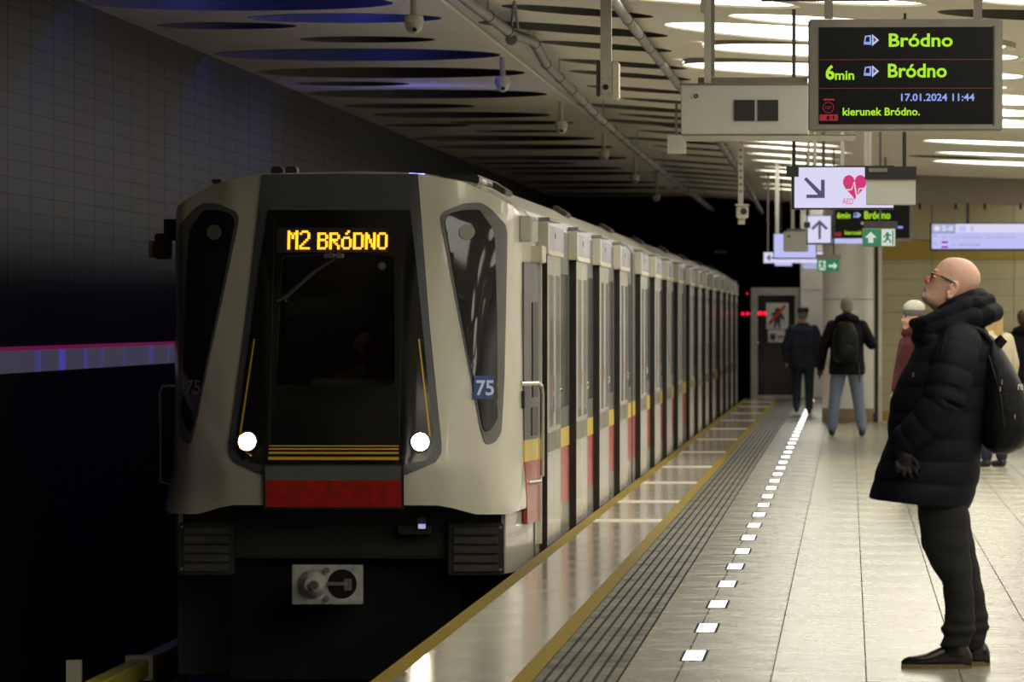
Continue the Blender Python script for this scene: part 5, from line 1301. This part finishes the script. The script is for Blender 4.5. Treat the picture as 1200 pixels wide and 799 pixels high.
# man with the backpack and pale jeans, standing by the column
r2, at2, k2 = figure('grey-haired man in black hooded jacket and pale jeans before the white column', 992.5, 85.8, 1.9, BACK + .05, 'puffer_black', 'jeans', 'grey_hair',
       dict(head=(.03, .0, 1.63), wl=(.03, .33, .86), el=(-.04, .3, 1.12), er=(.0, -.31, 1.16), wr=(.18, -.25, 1.22), al=(0, .19, .09), kl=(.02, .15, .49), ar=(-.02, -.19, .09), kr=(.0, -.14, .49)), gloves='black', hood=True, shoe='black', coat_z=(.78, 1.46), cw=1.02)
b = bmesh.new(); rr = []
for z, r_ in ((.93, .10), (.96, .145), (1.05, .165), (1.2, .165), (1.3, .15), (1.4, .11), (1.44, .07)): rr.append([Vector((q.x, q.y, q.z)) * k2 for q in oval(-.2, .03, z, r_ * .6, r_, 28, 2.3)])
loft_into(b, rr); t = thing('backpack', 'shiny black backpack worn by the grey-haired man in pale jeans', 'backpack', (at2.x, at2.y - .35, .95 * k2))
fused('bag', b, 'pack', t, .012, 2, at2, BACK + .05)
b = bmesh.new(); ell_into(b, Vector((-.285, .03, 1.07)) * k2, Vector((.03, .12, .1)) * k2); fused('front_pocket', b, 'pack', t, .01, 2, at2, BACK + .05)
tube('strap', [at2 + Vector((-.12, -.12, 1.40 * k2)), at2 + Vector((-.11, .0, 1.49 * k2)), at2 + Vector((-.1, .1, 1.44 * k2))], .018, 'pack', t); tube('strap', [at2 + Vector((.1, -.12, 1.40 * k2)), at2 + Vector((.1, .0, 1.49 * k2)), at2 + Vector((.1, .1, 1.44 * k2))], .018, 'pack', t)
tube('hanging_strap', [at2 + Vector((.16, -.16, .93 * k2)), at2 + Vector((.17, -.19, .68 * k2))], .012, 'black', t)
# man in a cap walking off along the lights
figure('man in a dark cap and dark overcoat walking away along the floor lights', 941, 105.5, 1.80, BACK, 'dark_jeans', 'dark_jeans', 'grey_hair',
       dict(al=(-.16, .10, .12), kl=(.05, .10, .5), ar=(.22, -.10, .09), kr=(.16, -.1, .5), er=(-.02, -.28, 1.13), el=(-.02, .28, 1.13)), cap='black', coat_z=(.76, 1.46), cw=1.05, voxel=.014)
# woman in a bobble hat, mostly behind the foreground man
figure('woman in grey and white knit hat and maroon coat behind the bald man', 1071.5, 56, 1.735, PI + .35, 'maroon', 'dark_jeans', 'brown_hair', dict(wl=(.1, .24, .98), er=(.05, -.2, 1.15), wr=(.13, -.1, .98)),
       hat=('knit_white', 'knit_grey'), scarf='maroon', coat_z=(.7, 1.46))
figure('fair-haired woman in black beret and cream coat standing behind the backpack', 1165, 68, 1.735, BACK + .7, 'cream_coat', 'dark_jeans', 'blond', dict(), long_hair=True, hat=('black', 'black'), coat_z=(.62, 1.46), cap=None)
figure('person in black hooded coat and grey jeans at the right edge', 1199, 80, 1.72, BACK + .2, 'puffer_black', 'jeans', 'brown_hair', dict(), hood=True, coat_z=(.80, 1.46))
# the driver behind the windscreen: a figure of its own in the cab
dx, dyy = TX + .12, TY + 1.2
drv = thing('person', 'driver sitting in the dark cab behind the windscreen of the train', 'person', (dx, dyy, .35))
b = bmesh.new(); o_ = Vector((dx, dyy, 0))
ell_into(b, o_ + Vector((0, 0, 1.43)), (.078, .095, .11)); ell_into(b, o_ + Vector((0, -.04, 1.37)), (.055, .055, .06)); cap_into(b, o_ + Vector((0, -.09, 1.43)), o_ + Vector((0, -.11, 1.40)), .009, .012)
for s in (1, -1): ell_into(b, o_ + Vector((s * .08, 0, 1.42)), (.01, .015, .03))
cap_into(b, o_ + Vector((0, .01, 1.34)), o_ + Vector((0, .02, 1.22)), .05, .055); cap_into(b, o_ + Vector((0, .02, 1.15)), o_ + Vector((0, .05, .75)), .12, .13)
for s in (1, -1):
    cap_into(b, o_ + Vector((s * .17, .02, 1.18)), o_ + Vector((s * .25, -.12, .97)), .05, .042); cap_into(b, o_ + Vector((s * .25, -.12, .97)), o_ + Vector((s * .14, -.33, 1.20)), .04, .028)
    for i in range(4): cap_into(b, o_ + Vector((s * (.14 - .012 * i), -.34, 1.215)), o_ + Vector((s * (.12 - .014 * i), -.40, 1.215)), .011, .008, 8)
    cap_into(b, o_ + Vector((s * .12, -.34, 1.215)), o_ + Vector((s * .08, -.37, 1.22)), .011, .009, 8)
    cap_into(b, o_ + Vector((s * .1, .05, .75)), o_ + Vector((s * .12, -.3, .78)), .08, .06)
fused('body', b, 'skin_dark', drv, .01, 2)
b = bmesh.new(); cap_into(b, o_ + Vector((0, .02, 1.17)), o_ + Vector((0, .05, .75)), .14, .15)
for s in (1, -1): cap_into(b, o_ + Vector((s * .12, .02, 1.2)), o_ + Vector((s * .25, -.11, .98)), .07, .055); cap_into(b, o_ + Vector((s * .25, -.11, .98)), o_ + Vector((s * .15, -.3, 1.17)), .052, .042)
fused('jacket', b, 'frame_grey', drv, .01, 2)
b = bmesh.new(); ell_into(b, o_ + Vector((0, .02, 1.475)), (.085, .095, .08)); fused('hair', b, 'brown_hair', drv, .01, 2)
